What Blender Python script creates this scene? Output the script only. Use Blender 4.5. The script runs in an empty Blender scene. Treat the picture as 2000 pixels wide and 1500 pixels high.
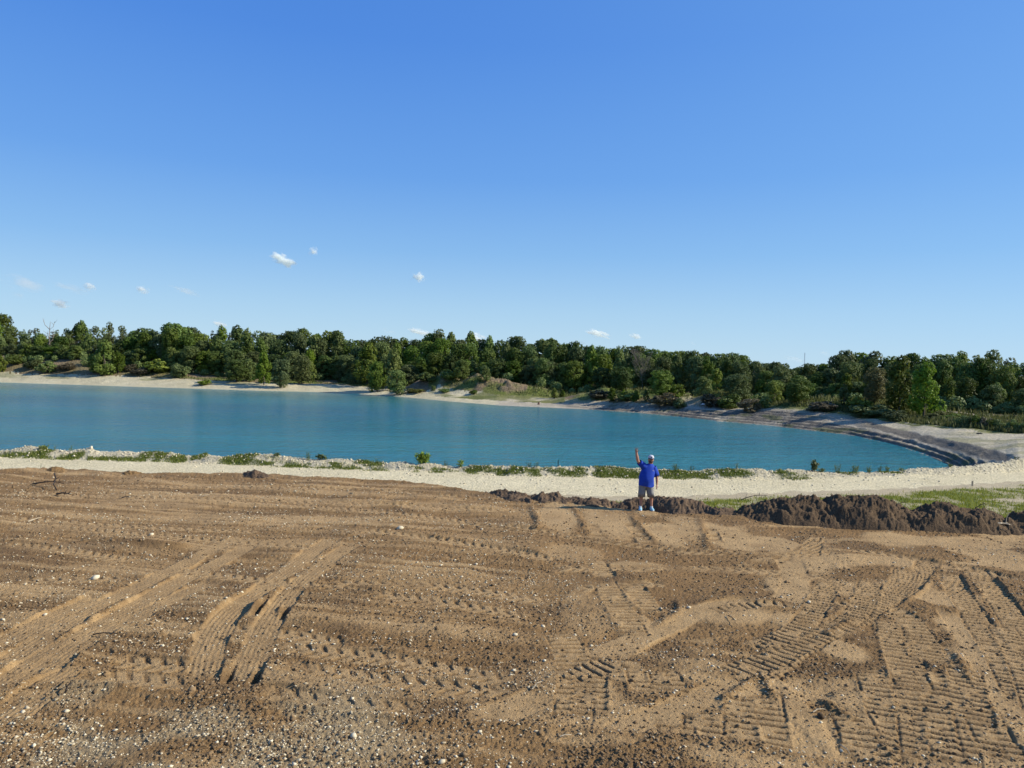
import bpy, math, random
import numpy as np
from mathutils import Vector, Matrix
R = math.radians
random.seed(7)
rng = np.random.default_rng(11)
scene = bpy.context.scene
col = scene.collection

# ------------------------------------------------------------------ camera
EYE = 4.7
PITCH, ROLL = math.atan(40/1480.0), R(1.32)
cd = bpy.data.cameras.new('camera')
cam = bpy.data.objects.new('camera', cd); col.objects.link(cam)
cd.sensor_width = 36.0; cd.lens = 36.0*1480/2000; cd.clip_start = 0.1; cd.clip_end = 30000
fw = Vector((0, math.cos(PITCH), -math.sin(PITCH)))
r0 = Vector((1, 0, 0)); u0 = Vector((0, math.sin(PITCH), math.cos(PITCH)))
rt = r0*math.cos(ROLL) + u0*math.sin(ROLL)
up = u0*math.cos(ROLL) - r0*math.sin(ROLL)
cam.matrix_world = Matrix(((rt.x, up.x, -fw.x, 0), (rt.y, up.y, -fw.y, 0), (rt.z, up.z, -fw.z, EYE), (0, 0, 0, 1)))
scene.camera = cam

# ------------------------------------------------------------------ world, sun, exposure
SKYK = 10.0
SUN_EL, SUN_AZ = R(32), R(92)          # azimuth clockwise from the view direction (+Y)
w = bpy.data.worlds.new('World'); scene.world = w; w.use_nodes = True
nt = w.node_tree; nt.nodes.clear()
out = nt.nodes.new('ShaderNodeOutputWorld'); bg = nt.nodes.new('ShaderNodeBackground')
sky = nt.nodes.new('ShaderNodeTexSky'); sky.sky_type = 'NISHITA'; sky.sun_disc = False
sky.sun_elevation = SUN_EL; sky.sun_rotation = SUN_AZ
sky.air_density = 1.0; sky.dust_density = 0.3; sky.ozone_density = 2.5; sky.altitude = 200
hs = nt.nodes.new('ShaderNodeHueSaturation'); hs.inputs['Saturation'].default_value = 1.1; hs.inputs['Value'].default_value = 1.0
# clear-air blue by height above the horizon (the same all the way round), laid over the physical sky
tcw = nt.nodes.new('ShaderNodeTexCoord'); sx_ = nt.nodes.new('ShaderNodeSeparateXYZ'); nt.links.new(tcw.outputs['Generated'], sx_.inputs[0])
asn = nt.nodes.new('ShaderNodeMath'); asn.operation = 'ARCSINE'; nt.links.new(sx_.outputs['Z'], asn.inputs[0])
mrw = nt.nodes.new('ShaderNodeMapRange'); mrw.inputs[1].default_value = 0; mrw.inputs[2].default_value = R(90); nt.links.new(asn.outputs[0], mrw.inputs[0])
cr_ = nt.nodes.new('ShaderNodeValToRGB'); e_ = cr_.color_ramp.elements
SKY = [(0.0, (3.9, 5.6, 6.9)), (.045, (3.0, 4.85, 6.8)), (.09, (1.9, 3.85, 6.7)), (.15, (1.1, 2.85, 6.5)), (.25, (.62, 2.05, 6.0)), (.39, (.40, 1.55, 5.3)), (1.0, (.40, 1.3, 3.5))]
e_[0].position = 0; e_[0].color = (*[v/10 for v in SKY[0][1]], 1); e_[1].position = 1; e_[1].color = (*[v/10 for v in SKY[-1][1]], 1)
for p_, c_ in SKY[1:-1]: q_ = e_.new(p_); q_.color = (*[v/10 for v in c_], 1)
nt.links.new(mrw.outputs[0], cr_.inputs[0])
sc_ = nt.nodes.new('ShaderNodeVectorMath'); sc_.operation = 'SCALE'; sc_.inputs['Scale'].default_value = SKYK; nt.links.new(cr_.outputs[0], sc_.inputs[0])
mxw = nt.nodes.new('ShaderNodeMix'); mxw.data_type = 'RGBA'; mxw.inputs[0].default_value = .88
nt.links.new(sky.outputs[0], hs.inputs['Color']); nt.links.new(hs.outputs[0], mxw.inputs[6]); nt.links.new(sc_.outputs[0], mxw.inputs[7]); 
# brighter, paler air towards the sun
dp_ = nt.nodes.new('ShaderNodeVectorMath'); dp_.operation = 'DOT_PRODUCT'; nt.links.new(tcw.outputs['Generated'], dp_.inputs[0])
dp_.inputs[1].default_value = (math.sin(SUN_AZ)*math.cos(SUN_EL), math.cos(SUN_AZ)*math.cos(SUN_EL), math.sin(SUN_EL))
sf_ = nt.nodes.new('ShaderNodeMapRange'); sf_.interpolation_type = 'SMOOTHSTEP'; sf_.inputs[1].default_value = -.1; sf_.inputs[2].default_value = 1.6; sf_.inputs[4].default_value = .62; nt.links.new(dp_.outputs['Value'], sf_.inputs[0])
mx2 = nt.nodes.new('ShaderNodeMix'); mx2.data_type = 'RGBA'; nt.links.new(sf_.outputs[0], mx2.inputs[0]); nt.links.new(mxw.outputs[2], mx2.inputs[6]); mx2.inputs[7].default_value = (2.3, 4.7, 7.9, 1)
nt.links.new(mx2.outputs[2], bg.inputs[0]); nt.links.new(bg.outputs[0], out.inputs[0])
bg.inputs[1].default_value = 0.095
sl = bpy.data.lights.new('sun', 'SUN'); sl.energy = 5.0; sl.angle = R(0.55); sl.color = (1.0, 0.935, 0.79)
so = bpy.data.objects.new('sun', sl); col.objects.link(so)
sdir = Vector((math.sin(SUN_AZ)*math.cos(SUN_EL), math.cos(SUN_AZ)*math.cos(SUN_EL), math.sin(SUN_EL)))
so.rotation_euler = sdir.to_track_quat('Z', 'Y').to_euler(); so.location = sdir*60
vs = scene.view_settings
vs.view_transform = 'Standard'; vs.look = 'None'; vs.exposure = 0.45; vs.gamma = 1.0; vs.use_curve_mapping = False
scene.cycles.max_bounces = 6; scene.cycles.diffuse_bounces = 2; scene.cycles.glossy_bounces = 2
scene.cycles.transparent_max_bounces = 8; scene.cycles.volume_bounces = 10
scene.cycles.use_denoising = True

# ------------------------------------------------------------------ helpers
def tag(o, label=None, cat=None, group=None, kind=None):
    if label: o['label'] = label
    if cat: o['category'] = cat
    if group: o['group'] = group
    if kind: o['kind'] = kind
    return o
def link(name, me, mat=None, parent=None, loc=None):
    o = bpy.data.objects.new(name, me); col.objects.link(o)
    if mat is not None and me is not None and len(me.materials) == 0: me.materials.append(mat)
    if parent: o.parent = parent
    if loc is not None: o.location = loc
    return o
def mesh_np(name, V, F, smooth=False, fattr=None, vcol=None):
    """F: (n,3) or (n,4) index array"""
    V = np.asarray(V, np.float32); F = np.asarray(F, np.int32)
    me = bpy.data.meshes.new(name); n, k = F.shape
    me.vertices.add(len(V)); me.vertices.foreach_set('co', V.ravel())
    me.loops.add(n*k); me.loops.foreach_set('vertex_index', F.ravel())
    me.polygons.add(n); me.polygons.foreach_set('loop_start', np.arange(0, n*k, k, dtype=np.int32))
    me.polygons.foreach_set('loop_total', np.full(n, k, np.int32))
    if smooth: me.polygons.foreach_set('use_smooth', np.ones(n, bool))
    if fattr:
        for nm, a in fattr.items():
            at = me.attributes.new(nm, 'FLOAT', 'FACE'); at.data.foreach_set('value', np.asarray(a, np.float32))
    if vcol:
        for nm, a in vcol.items():
            at = me.attributes.new(nm, 'FLOAT', 'POINT'); at.data.foreach_set('value', np.asarray(a, np.float32))
    me.update(calc_edges=True)
    return me
_tab = np.random.default_rng(5).random((256, 256)).astype(np.float32)
def vnoise(x, y, seed=0):
    x = x + seed*17.31; y = y + seed*9.77
    xi = np.floor(x).astype(np.int64); yi = np.floor(y).astype(np.int64)
    fx = x-xi; fy = y-yi; fx = fx*fx*(3-2*fx); fy = fy*fy*(3-2*fy)
    a = _tab[xi & 255, yi & 255]; b = _tab[(xi+1) & 255, yi & 255]
    c = _tab[xi & 255, (yi+1) & 255]; d = _tab[(xi+1) & 255, (yi+1) & 255]
    return (a*(1-fx)+b*fx)*(1-fy) + (c*(1-fx)+d*fx)*fy
def fbm(x, y, octv=4, seed=0):
    s = 0; a = .5; t = 0
    for i in range(octv):
        s = s + a*vnoise(x, y, seed+i*3); t += a; a *= .5; x = x*2.03+1.7*y*.11; y = y*2.03-.13*x*.05
    return s/t
def sstep(a, b, x):
    t = np.clip((x-a)/(b-a), 0, 1); return t*t*(3-2*t)

# material builder -------------------------------------------------
def new_mat(name):
    m = bpy.data.materials.new(name); m.use_nodes = True
    n = m.node_tree.nodes; l = m.node_tree.links
    b = n['Principled BSDF']; return m, n, l, b
def mixc(n, l, fac, a, b):
    x = n.new('ShaderNodeMix'); x.data_type = 'RGBA'
    for s, v in ((0, fac), (6, a), (7, b)):
        if hasattr(v, 'is_linked'): l.new(v, x.inputs[s])
        else: x.inputs[s].default_value = v if s == 0 else (*v, 1)
    return x.outputs[2]
def noise(n, l, scale, detail=4, rough=.6, vec=None, stretch=None):
    t = n.new('ShaderNodeTexNoise'); t.inputs['Scale'].default_value = scale; t.inputs['Detail'].default_value = detail
    t.inputs['Roughness'].default_value = rough
    if vec is None: vec = n.new('ShaderNodeNewGeometry').outputs['Position']
    if stretch:
        mp = n.new('ShaderNodeMapping'); mp.inputs['Scale'].default_value = stretch[:3]
        if len(stretch) > 3: mp.inputs['Rotation'].default_value[2] = stretch[3]
        l.new(vec, mp.inputs[0]); vec = mp.outputs[0]
    l.new(vec, t.inputs['Vector']); return t.outputs[0]
def ramp(n, l, v, a, b):
    t = n.new('ShaderNodeMapRange'); t.inputs[1].default_value = a; t.inputs[2].default_value = b
    l.new(v, t.inputs[0]); return t.outputs[0]
def attr(n, name):
    a = n.new('ShaderNodeAttribute'); a.attribute_name = name; return a.outputs['Fac']
def bump(n, l, b, h, strength, dist):
    x = n.new('ShaderNodeBump'); x.inputs['Strength'].default_value = strength; x.inputs['Distance'].default_value = dist
    l.new(h, x.inputs['Height']); l.new(x.outputs[0], b.inputs['Normal'])
def simple(name, c, rough=.8, var=.25, scale=8, spec=.3):
    m, n, l, b = new_mat(name)
    f = noise(n, l, scale, 3)
    l.new(mixc(n, l, ramp(n, l, f, .3, .7), tuple(v*(1-var) for v in c), tuple(min(1, v*(1+var)) for v in c)), b.inputs['Base Color'])
    b.inputs['Roughness'].default_value = rough; b.inputs['Specular IOR Level'].default_value = spec
    return m

# ------------------------------------------------------------------ lens geometry (where things of the place stand)
def ray(px, py):
    return fw*1480 + rt*(px-1000) + up*(750-py)
def P(px, py, d):
    v = ray(px, py); v = v*(d/v.y); return Vector((v.x, v.y, v.z+EYE))
def PZ(px, py, z):
    v = ray(px, py); t = (z-EYE)/v.z; return Vector((v.x*t, v.y*t, z))
XI = [-700, 0, 250, 500, 600, 700, 780, 850, 940, 1030, 1150, 1250, 1370, 1440, 1600, 2000, 2400, 2900]
class Feat:                                   # one contour of the terrain: distance and height against bearing
    def __init__(s, pts):                     # pts: (u, d, z)
        pts = sorted(pts); s.u = np.array([p[0] for p in pts]); s.d = np.array([p[1] for p in pts]); s.z = np.array([p[2] for p in pts])
    def D(s, u): return np.interp(u, s.u, s.d)
    def Z(s, u): return np.interp(u, s.u, s.z)
def fz(L, z):
    o = []
    for px, py in L:
        p = PZ(px, py, z); o.append((p.x/p.y, p.y, z))
    return Feat(o)
def fd(L):
    o = []
    for px, py, d in L:
        p = P(px, py, d); o.append((p.x/p.y, p.y, p.z))
    return Feat(o)
def ff(L):                                    # (px, d, z)
    o = []
    for px, d, z in L:
        p = P(px, 850, d); o.append((p.x/p.y, d, z))
    return Feat(o)
def off(F, dd, z=None, dz=0):
    return Feat([(u, d+dd, (zz+dz if z is None else z)) for u, d, zz in zip(F.u, F.d, F.z)])
F_near = ff([(1000, 1.0, 0.0)])
F_edge = fz([(-700, 904), (0, 920), (100, 915), (300, 923), (480, 926), (600, 932), (780, 939), (850, 949), (940, 963), (1030, 977), (1150, 988), (1250, 996), (1370, 1004), (1440, 1009), (2000, 1037), (2800, 1075)], 0.0)
F_toe = off(F_edge, 1.7, z=-1.0)
F_road1 = Feat([(u, max(d, e), z) for (u, d, z), e in zip(*(lambda F: (list(zip(F.u, F.d, F.z)), F_toe.D(F.u)+.3))(fz([(-700, 944), (0, 960), (600, 965), (940, 963), (1050, 966), (1240, 972), (1400, 966), (1600, 959), (1750, 955), (1850, 949), (2000, 940), (2300, 930), (2800, 925)], -1.2)))])
F_road2 = fz([(-700, 882), (0, 893), (300, 901), (600, 913), (800, 920), (900, 923), (1000, 930), (1240, 933), (1500, 937), (1700, 931), (1850, 928), (2000, 920), (2300, 912), (2800, 910)], -1.2)
crest = [(-700, 868), (-200, 876), (0, 882), (25, 877), (60, 871), (85, 873), (105, 879), (140, 879), (178, 876), (195, 881), (250, 880), (300, 884), (335, 881), (375, 888), (405, 885), (440, 890), (480, 887), (520, 886), (560, 891), (600, 895), (650, 897), (700, 898), (740, 901), (790, 901), (812, 906), (840, 904), (870, 909), (900, 911), (940, 908), (1000, 909), (1050, 911), (1100, 910), (1200, 909), (1250, 913), (1290, 919), (1340, 917), (1400, 918), (1440, 915), (1500, 917), (1570, 920), (1640, 921), (1700, 922), (1760, 919), (1800, 913), (1860, 911), (1900, 908), (1940, 902), (1985, 896), (2060, 893), (2400, 893), (2800, 893)]
F_crest = fd([(x, y, float(F_road2.D(np.array((x-1000)/1480)))+1.15) for x, y in crest])
wat = [(-700, 747-16, 0), (0, 747, 247), (250, 755, 238), (500, 763, 229), (660, 767, 228), (767, 774, 213), (875, 784, 192), (975, 792, 179), (1150, 800, 171), (1250, 807, 162), (1400, 823, 142), (1500, 831, 135), (1575, 840, 126), (1660, 850, 118), (1725, 865, 107), (1787, 882, 96), (1860, 911, 82)]
WZ = -5.3
Wp = []
for x, y, _ in wat:
    p = PZ(x, y, WZ); Wp.append((p.x/p.y, p.y, WZ))
cu = lambda px: P(px, 880, 50).x/50
Fw_far = Feat(Wp + [(cu(1895), 74, -4.9), (cu(1925), 67, -4.4), (cu(1955), 62, -3.8), (cu(1985), 59, -3.3), (cu(2020), 58, -2.9), (cu(2100), 60, -2.2), (cu(2800), 70, -1.7)])
Fw_bed2 = Feat([(u, max(d-7, 52), -8.0 if z == WZ else z-.2) for u, d, z in zip(Fw_far.u, Fw_far.d, Fw_far.z)])
Fw_near = Feat([(-1.3, 58, WZ)] + [(u, float(F_crest.D(u))+6.5, WZ) for u in (cu(0), cu(500), cu(1000), cu(1500), cu(1800))] + [(cu(1860), 51, WZ), (cu(1925), 50.5, -4.4), (cu(1985), 49, -1.9), (cu(2100), 50, -1.6), (cu(2800), 60, -1.6)])
Fw_bed1 = Feat([(u, d+3, -8.0 if z == WZ else z-.2) for u, d, z in zip(Fw_near.u, Fw_near.d, Fw_near.z)])
F_b1 = fd([(-700, 720, 268), (0, 738, 258), (250, 743, 248), (500, 753, 238), (660, 758, 238), (767, 767, 222), (875, 776, 203), (975, 784, 191), (1150, 792, 181), (1250, 795, 173), (1400, 801, 156), (1500, 799, 149), (1575, 807, 141), (1660, 815, 133), (1700, 824, 127), (1780, 845, 112), (1862, 862, 95), (1940, 878, 82), (1965, 885, 76), (1988, 892, 69), (2015, 889, 70), (2100, 887, 71), (2800, 890, 75)])
F_b2 = fd([(-700, 713, 276), (0, 730, 263), (250, 736, 257), (500, 748, 245), (660, 751, 246), (767, 762, 229), (875, 768, 215), (975, 772, 206), (1150, 781, 196), (1250, 790, 181), (1400, 797, 162), (1500, 796, 153), (1575, 803, 145), (1700, 815, 133), (1780, 826, 121), (1862, 835, 111), (1940, 842, 105), (2000, 847, 100), (2200, 857, 92), (2800, 870, 90)])
F_b3 = fd([(-700, 682, 290), (0, 700, 275), (100, 701, 273), (150, 703, 271), (250, 716, 267), (350, 729, 260), (500, 740, 257), (660, 743, 258), (767, 751, 240), (850, 744, 233), (900, 744, 228), (950, 748, 224), (1000, 757, 218), (1150, 770, 209), (1250, 778, 197), (1400, 787, 176), (1500, 788, 167), (1700, 797, 153), (1850, 803, 143), (2000, 810, 134), (2200, 818, 128), (2800, 825, 125)])
F_b4 = off(F_b3, 70, dz=.5)
F_far = ff([(1000, 800, -3.0)]); F_end = ff([(1000, 9000, -6.0)])
KN = [F_near, F_edge, F_toe, F_road1, F_road2, F_crest, Fw_near, Fw_bed1, Fw_bed2, Fw_far, F_b1, F_b2, F_b3, F_b4, F_far, F_end]
# ground relief: hillocks  (px, py, d, half width x, half depth, height)
HILLS = [(830, 760, 222, 8, 7, 3.2), (868, 764, 221, 3.5, 6, 2.2), (925, 762, 217, 9, 6, 2.9), (975, 768, 213, 11, 6, 2.3), (1030, 771, 208, 10, 5, 1.2),
         (1170, 782, 192, 9, 8, 2.6), (1250, 788, 184, 11, 8, 3.0), (1310, 793, 174, 7, 7, 2.2),
         (1400, 795, 167, 7, 5, 2.2), (1440, 796, 165, 8, 4, 1.6), (1600, 799, 152, 8, 5, 2.2), (1690, 806, 144, 11, 5, 2.2), (1750, 812, 138, 8, 4, 1.4),]
_h = []
for px, py, d, a, b, h in HILLS:
    p = P(px, py, d); _h.append((p.x, p.y, a, b, h))
def base_z(x, y):
    x = np.asarray(x, float); y = np.asarray(y, float); u = x/y
    z = np.full(u.shape, KN[0].z[0]); z = z*0+F_near.Z(u)
    pd = F_near.D(u); pz = F_near.Z(u)
    for K in KN[1:]:
        d = np.maximum(K.D(u), pd+.25); kz = K.Z(u)
        z = z + np.clip((y-pd)/(d-pd), 0, 1)*(kz-pz); pd, pz = d, kz
    for hx, hy, a, b, h in _h:
        q = ((x-hx)/a)**2+((y-hy)/b)**2
        m = q < 6
        if np.any(m): z = np.where(m, z + h*np.exp(-q*1.3)*(.75+.5*fbm(x/2.2, y/2.2, 3, 4)), z)
    return z
def gz(x, y): return float(base_z(np.array([x]), np.array([y]))[0])
def hit(px, py, lo=8, hi=330):
    v = ray(px, py); ds = np.concatenate([np.arange(lo, 60, .1), np.arange(60, hi, .35)]); ds = ds[ds >= lo]
    zz = EYE+ds*v.z/v.y; g = base_z(ds*v.x/v.y, ds)
    k = np.nonzero(zz <= g)[0]
    i = k[0] if len(k) else len(ds)-1
    return Vector((ds[i]*v.x/v.y, ds[i], float(g[i])))

# ------------------------------------------------------------------ TERRAIN
UMIN, UMAX, NC = -.80, .82, 1240
us = np.linspace(UMIN, UMAX, NC)
ys = [1.5]
while ys[-1] < 8000:
    y = ys[-1]
    if y < 7: s = .35
    elif y < 33: s = max(.018, .60*y*y/(4.7*758))
    elif y < 48: s = .16
    elif y < 58: s = 1.2
    elif y < 158: s = .46
    elif y < 262: s = 1.0
    elif y < 300: s = 2.2
    else: s = y*.12
    ys.append(y+s)
ys = np.array(ys); NR = len(ys)
U, Y = np.meshgrid(us, ys); X = U*Y
Z = base_z(X, Y)
d_edge = F_edge.D(U); d_toe = np.maximum(F_toe.D(U), d_edge+.25); d_r1 = F_road1.D(U); d_r2 = F_road2.D(U); d_cr = F_crest.D(U)
d_wn = Fw_near.D(U); d_wf = Fw_far.D(U); d_b1 = F_b1.D(U); d_b2 = F_b2.D(U); d_b3 = F_b3.D(U)
comp = np.zeros_like(Z); green = np.zeros_like(Z); dark = np.zeros_like(Z)

# --- field: clods, streaks, tracks
nf = int(np.searchsorted(ys, 36))
Xf, Yf = X[:nf], Y[:nf]
hf = np.zeros_like(Xf); cf = np.zeros_like(Xf); lock = np.zeros_like(Xf); shade_turned_f = np.zeros_like(Xf); shade_turned = np.zeros_like(Z)  # last two masks: painted groove shade plus darker turned soil
wx = Xf + .5*fbm(Xf*.35, Yf*.35, 3, 9); wy = Yf + .7*fbm(Xf*.25, Yf*.25, 3, 12)
def fieldpts(L): return np.array([(lambda p: (p.x, p.y))(PZ(x, y, 0.0)) for x, y in L])
leftness = sstep(.12, -.08, U[:nf])
# direction of the grading passes on the left (left to right, slightly towards the viewer)
sd = fieldpts([(0, 1040), (1000, 1100)]); a_ = math.atan2(sd[1][1]-sd[0][1], sd[1][0]-sd[0][0])
S_ = wx*math.cos(a_)+wy*math.sin(a_); T_ = -wx*math.sin(a_)+wy*math.cos(a_)
streak = fbm(S_*.16, T_*2.4, 4, 21)
hf += (streak-.5)*.09*(.35+.65*leftness)
streak2 = fbm(S_*.22, T_*6.5, 3, 25)
hf += (streak2-.5)*.035*(.3+.7*leftness)
hf += (fbm(Xf*.5, Yf*.5, 3, 2)-.5)*.22
c0 = np.clip(sstep(.50, .68, streak)*.8+sstep(.52, .66, streak2)*.45, 0, 1)*leftness*.9
c1 = sstep(.54, .66, fbm(wx*.42, wy*.8, 4, 31))*(1-leftness)
cf = np.maximum(c0, c1*.9)
def stamp(pts, wid, kind, amp=1.0, strength=1.0, smooth_pts=True):
    """press a machine track into the field along a polyline given on the ground"""
    global hf, cf, lock, shade_turned_f
    pts = fieldpts(pts)
    if smooth_pts and len(pts) > 2:                       # Chaikin rounding
        for _ in range(2):
            q = [pts[0]]
            for a, b in zip(pts[:-1], pts[1:]): q += [a*.75+b*.25, a*.25+b*.75]
            q.append(pts[-1]); pts = np.array(q)
    pad = wid*.9
    x0, x1 = pts[:, 0].min()-pad, pts[:, 0].max()+pad; y0, y1 = pts[:, 1].min()-pad, pts[:, 1].max()+pad
    r0_, r1_ = np.searchsorted(ys[:nf], [y0, y1]); 
    if r1_ <= r0_: return
    umin = min(x0/y0, x0/y1); umax = max(x1/y0, x1/y1)
    c0_, c1_ = np.searchsorted(us, [umin, umax])
    if c1_ <= c0_: return
    xx = Xf[r0_:r1_, c0_:c1_]; yy = Yf[r0_:r1_, c0_:c1_]
    best = np.full(xx.shape, 1e9); bs = np.zeros_like(xx); bl = np.zeros_like(xx); acc = 0
    for a, b in zip(pts[:-1], pts[1:]):
        dx, dy = b-a; L = math.hypot(dx, dy)
        if L < 1e-6: continue
        tx, ty = dx/L, dy/L
        s = (xx-a[0])*tx+(yy-a[1])*ty; sc = np.clip(s, 0, L)
        ex = xx-(a[0]+tx*sc); ey = yy-(a[1]+ty*sc); dd = np.hypot(ex, ey)
        m = dd < best
        best = np.where(m, dd, best); bs = np.where(m, acc+sc, bs); bl = np.where(m, (-(xx-a[0])*ty+(yy-a[1])*tx), bl); acc += L
    hw = wid/2
    ends = sstep(0, .45, bs+(fbm(xx*2, yy*2, 2, 39)-.5)*.6)*sstep(0, .45, acc-bs+(fbm(xx*2, yy*2, 2, 38)-.5)*.6)
    wob = fbm(xx*3, yy*3, 2, 40)
    ins = sstep(hw+.03, hw-.03, best+(wob-.5)*.08)*np.clip(ends, 0, 1)
    fade = sstep(.25, .55, fbm(xx*.9+bs*0, yy*.9, 3, 44)+.18*strength)
    H = hf[r0_:r1_, c0_:c1_]; C = cf[r0_:r1_, c0_:c1_]; K = lock[r0_:r1_, c0_:c1_]
    if kind == 'cleat':
        bsn = bs + .02*(wob-.5)
        ph = np.mod(bsn, .175)/.175
        bar = np.exp(-((ph-.5)/.115)**2)*sstep(.34, .5, fbm(bs*5.7, bl*4.5, 2, 51)+.08)
        edge = np.exp(-((best-hw)/.045)**2)
        h2 = -.008 - .050*amp*bar*np.maximum(fade, .45)
        H[:] = H*(1-.85*ins) + h2*ins + .016*amp*edge*ends*np.clip(wob*3-1.1, 0, 1)
        C[:] = np.maximum(C*(1-ins*.8), ins*(1-.95*bar*fade)*.9*(.55+.6*wob)); K[:] = np.maximum(K, ins); gr_ = np.exp(-((best-hw+.02)/.022)**2)*ends*sstep(.45, .6, fbm(bs*1.3, bs*0+hw*9, 2, 47)+.25*(wob-.5)); H[:] -= .022*gr_; shade_turned_f[r0_:r1_, c0_:c1_] = np.maximum(shade_turned_f[r0_:r1_, c0_:c1_], gr_); shade_turned_f[r0_:r1_, c0_:c1_] = np.maximum(shade_turned_f[r0_:r1_, c0_:c1_]*(1-.6*ins), ins*bar*np.maximum(fade, .5)*1.1)  # shade of cleat bars and edge grooves painted into the soil colour
    elif kind == 'lug':
        sg = np.sign(bl); ph = np.mod(bs+.75*np.abs(bl)+sg*.07, .27)/.27
        bar = np.clip(1.25*np.exp(-((ph-.5)/.17)**4), 0, 1)*sstep(.03, .05, np.abs(bl))*sstep(hw, hw-.05, np.abs(bl))
        h2 = -.008 - .026*amp*bar*fade*(.3+1.3*wob)
        edge = np.exp(-((best-hw-.03)/.05)**2)
        H[:] = H*(1-.75*ins) + h2*ins + .018*edge*ends*wob; shade_turned_f[r0_:r1_, c0_:c1_] = np.maximum(shade_turned_f[r0_:r1_, c0_:c1_], ins*bar*fade*.45)  # shade in the lug prints painted dark
        C[:] = np.maximum(C*(1-ins*.4), ins*(.8-.6*bar)*fade); K[:] = np.maximum(K, ins*.85)
    elif kind == 'rib':
        rb = np.sin(bl/.085*2*math.pi+1.5*wob)
        lug = np.sin(bs/.14*2*math.pi)
        H[:] = H*(1-.85*ins) + ins*(-.010+.0055*rb*fade*(.3+wob)+.003*lug*rb+.012*(wob-.5))
        H[:] += .012*np.exp(-((best-hw-.03)/.05)**2)*ends*wob
        C[:] = np.maximum(C, ins*(.58+.12*rb)*(.5+.6*fade)*(.6+.8*wob)); K[:] = np.maximum(K, ins)
    elif kind == 'smooth':
        H[:] = H*(1-.9*ins) + ins*(-.02+(wob-.5)*.02)
        C[:] = np.maximum(C, ins*(.45+.6*(fade-.3))*(.6+.8*wob)); K[:] = np.maximum(K, ins*.95)
    elif kind == 'ridge':
        g = np.exp(-(best/hw)**2*2)*ends
        H[:] += g*.040*min(amp, 1.2)*(.5+wob); C[:] = C*(1-.7*g); K[:] = K*(1-g*.9)
    elif kind == 'rut':
        g = np.exp(-(best/hw)**4)*ends
        H[:] = H*(1-.5*g)-g*.07*amp; C[:] = C*(1-g); shade_turned_f[r0_:r1_, c0_:c1_] = np.maximum(shade_turned_f[r0_:r1_, c0_:c1_], g*.8)  # rut shade put into the colour
def blob(px, py, rx, ry, s=1.0, seed=0):
    """a patch pressed flat by the blade"""
    c = fieldpts([(px, py)])[0]; e = fieldpts([(px+rx, py)])[0]; f = fieldpts([(px, py-ry)])[0]
    ax = abs(e[0]-c[0]); ay = abs(f[1]-c[1])
    q = np.hypot((Xf-c[0])/ax, (Yf-c[1])/ay)
    k = sstep(1.15, .7, q+.9*(fbm(Xf*1.6, Yf*1.1, 4, 60+seed)-.5))*s
    global hf, cf, lock
    hf = hf*(1-.8*k); cf = np.maximum(cf, k*(.35+1.0*fbm(Xf*1.7, Yf*1.7, 4, 70))); lock = np.maximum(lock, k*.9)
for i, b in enumerate([(1085, 1010, 45, 26), (1190, 1018, 55, 26), (1300, 1040, 55, 24), (1420, 1050, 50, 22), (1500, 1062, 60, 16), (1735, 1052, 60, 14), (1900, 1058, 60, 12), (1960, 1100, 60, 16),
                       (1565, 1095, 60, 22), (1545, 1150, 45, 28), (1580, 1215, 75, 20), (1645, 1265, 48, 22), (1685, 1372, 55, 30), (1560, 1390, 28, 70), (1215, 1308, 42, 22), (1410, 1200, 110, 20),
                       (1150, 1195, 70, 40, .6), (960, 1385, 70, 14, .8), (1230, 1170, 40, 16), (1120, 1080, 60, 16, .7), (1250, 1105, 60, 10), (1850, 1170, 50, 16), (1900, 1240, 40, 30), (1950, 1350, 40, 40), (1350, 1445, 50, 20, .6),
                       (1390, 1320, 45, 16, .7), (840, 990, 60, 8, .8), (600, 1010, 90, 6, .8), (300, 985, 150, 5, .8), (120, 1030, 120, 7, .8), (560, 1060, 150, 7, .7), (1250, 1210, 20, 12)]):
    blob(*b[:4], s=(b[4] if len(b) > 4 else 1.0), seed=i)
L_ = 'lug'
for a in [([(0, 962), (400, 975), (760, 985), (1000, 1000)], .5, L_), ([(200, 948), (560, 952), (760, 958), (900, 972)], .5, L_), ([(560, 985), (800, 1005), (1020, 1035), (1250, 1066), (1560, 1092)], .55, L_),
          ([(0, 1062), (120, 1073), (260, 1096)], .5, L_), ([(100, 1028), (480, 1062), (620, 1072)], .45, L_), ([(0, 1136), (260, 1130)], .5, L_), ([(330, 1112), (560, 1142), (820, 1170), (1050, 1208)], .5, L_),
          ([(620, 1138), (860, 1142), (1090, 1178)], .5, L_), ([(540, 1262), (760, 1288), (960, 1322), (1020, 1340)], .5, L_), ([(530, 1298), (740, 1330), (900, 1345), (1010, 1352)], .5, L_), ([(470, 1350), (640, 1372), (860, 1392)], .5, L_),
          ([(185, 1290), (290, 1298), (385, 1306)], .52, L_), ([(180, 1322), (280, 1332), (385, 1342)], .52, L_), ([(380, 1225), (540, 1235), (700, 1262)], .4, L_),
          ([(1060, 1108), (1240, 1112), (1330, 1108), (1500, 1116), (1640, 1132)], .5, L_), ([(1100, 1148), (1200, 1146), (1310, 1140)], .5, L_), ([(1300, 1075), (1500, 1086), (1640, 1080)], .45, L_),
          ([(1650, 1070), (1800, 1098), (1900, 1112), (2000, 1140)], .5, L_), ([(700, 1035), (900, 1060), (1100, 1098)], .5, L_), ([(0, 1010), (300, 1030), (520, 1040)], .4, L_)]:
    stamp(*a, amp=1.0)
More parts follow.
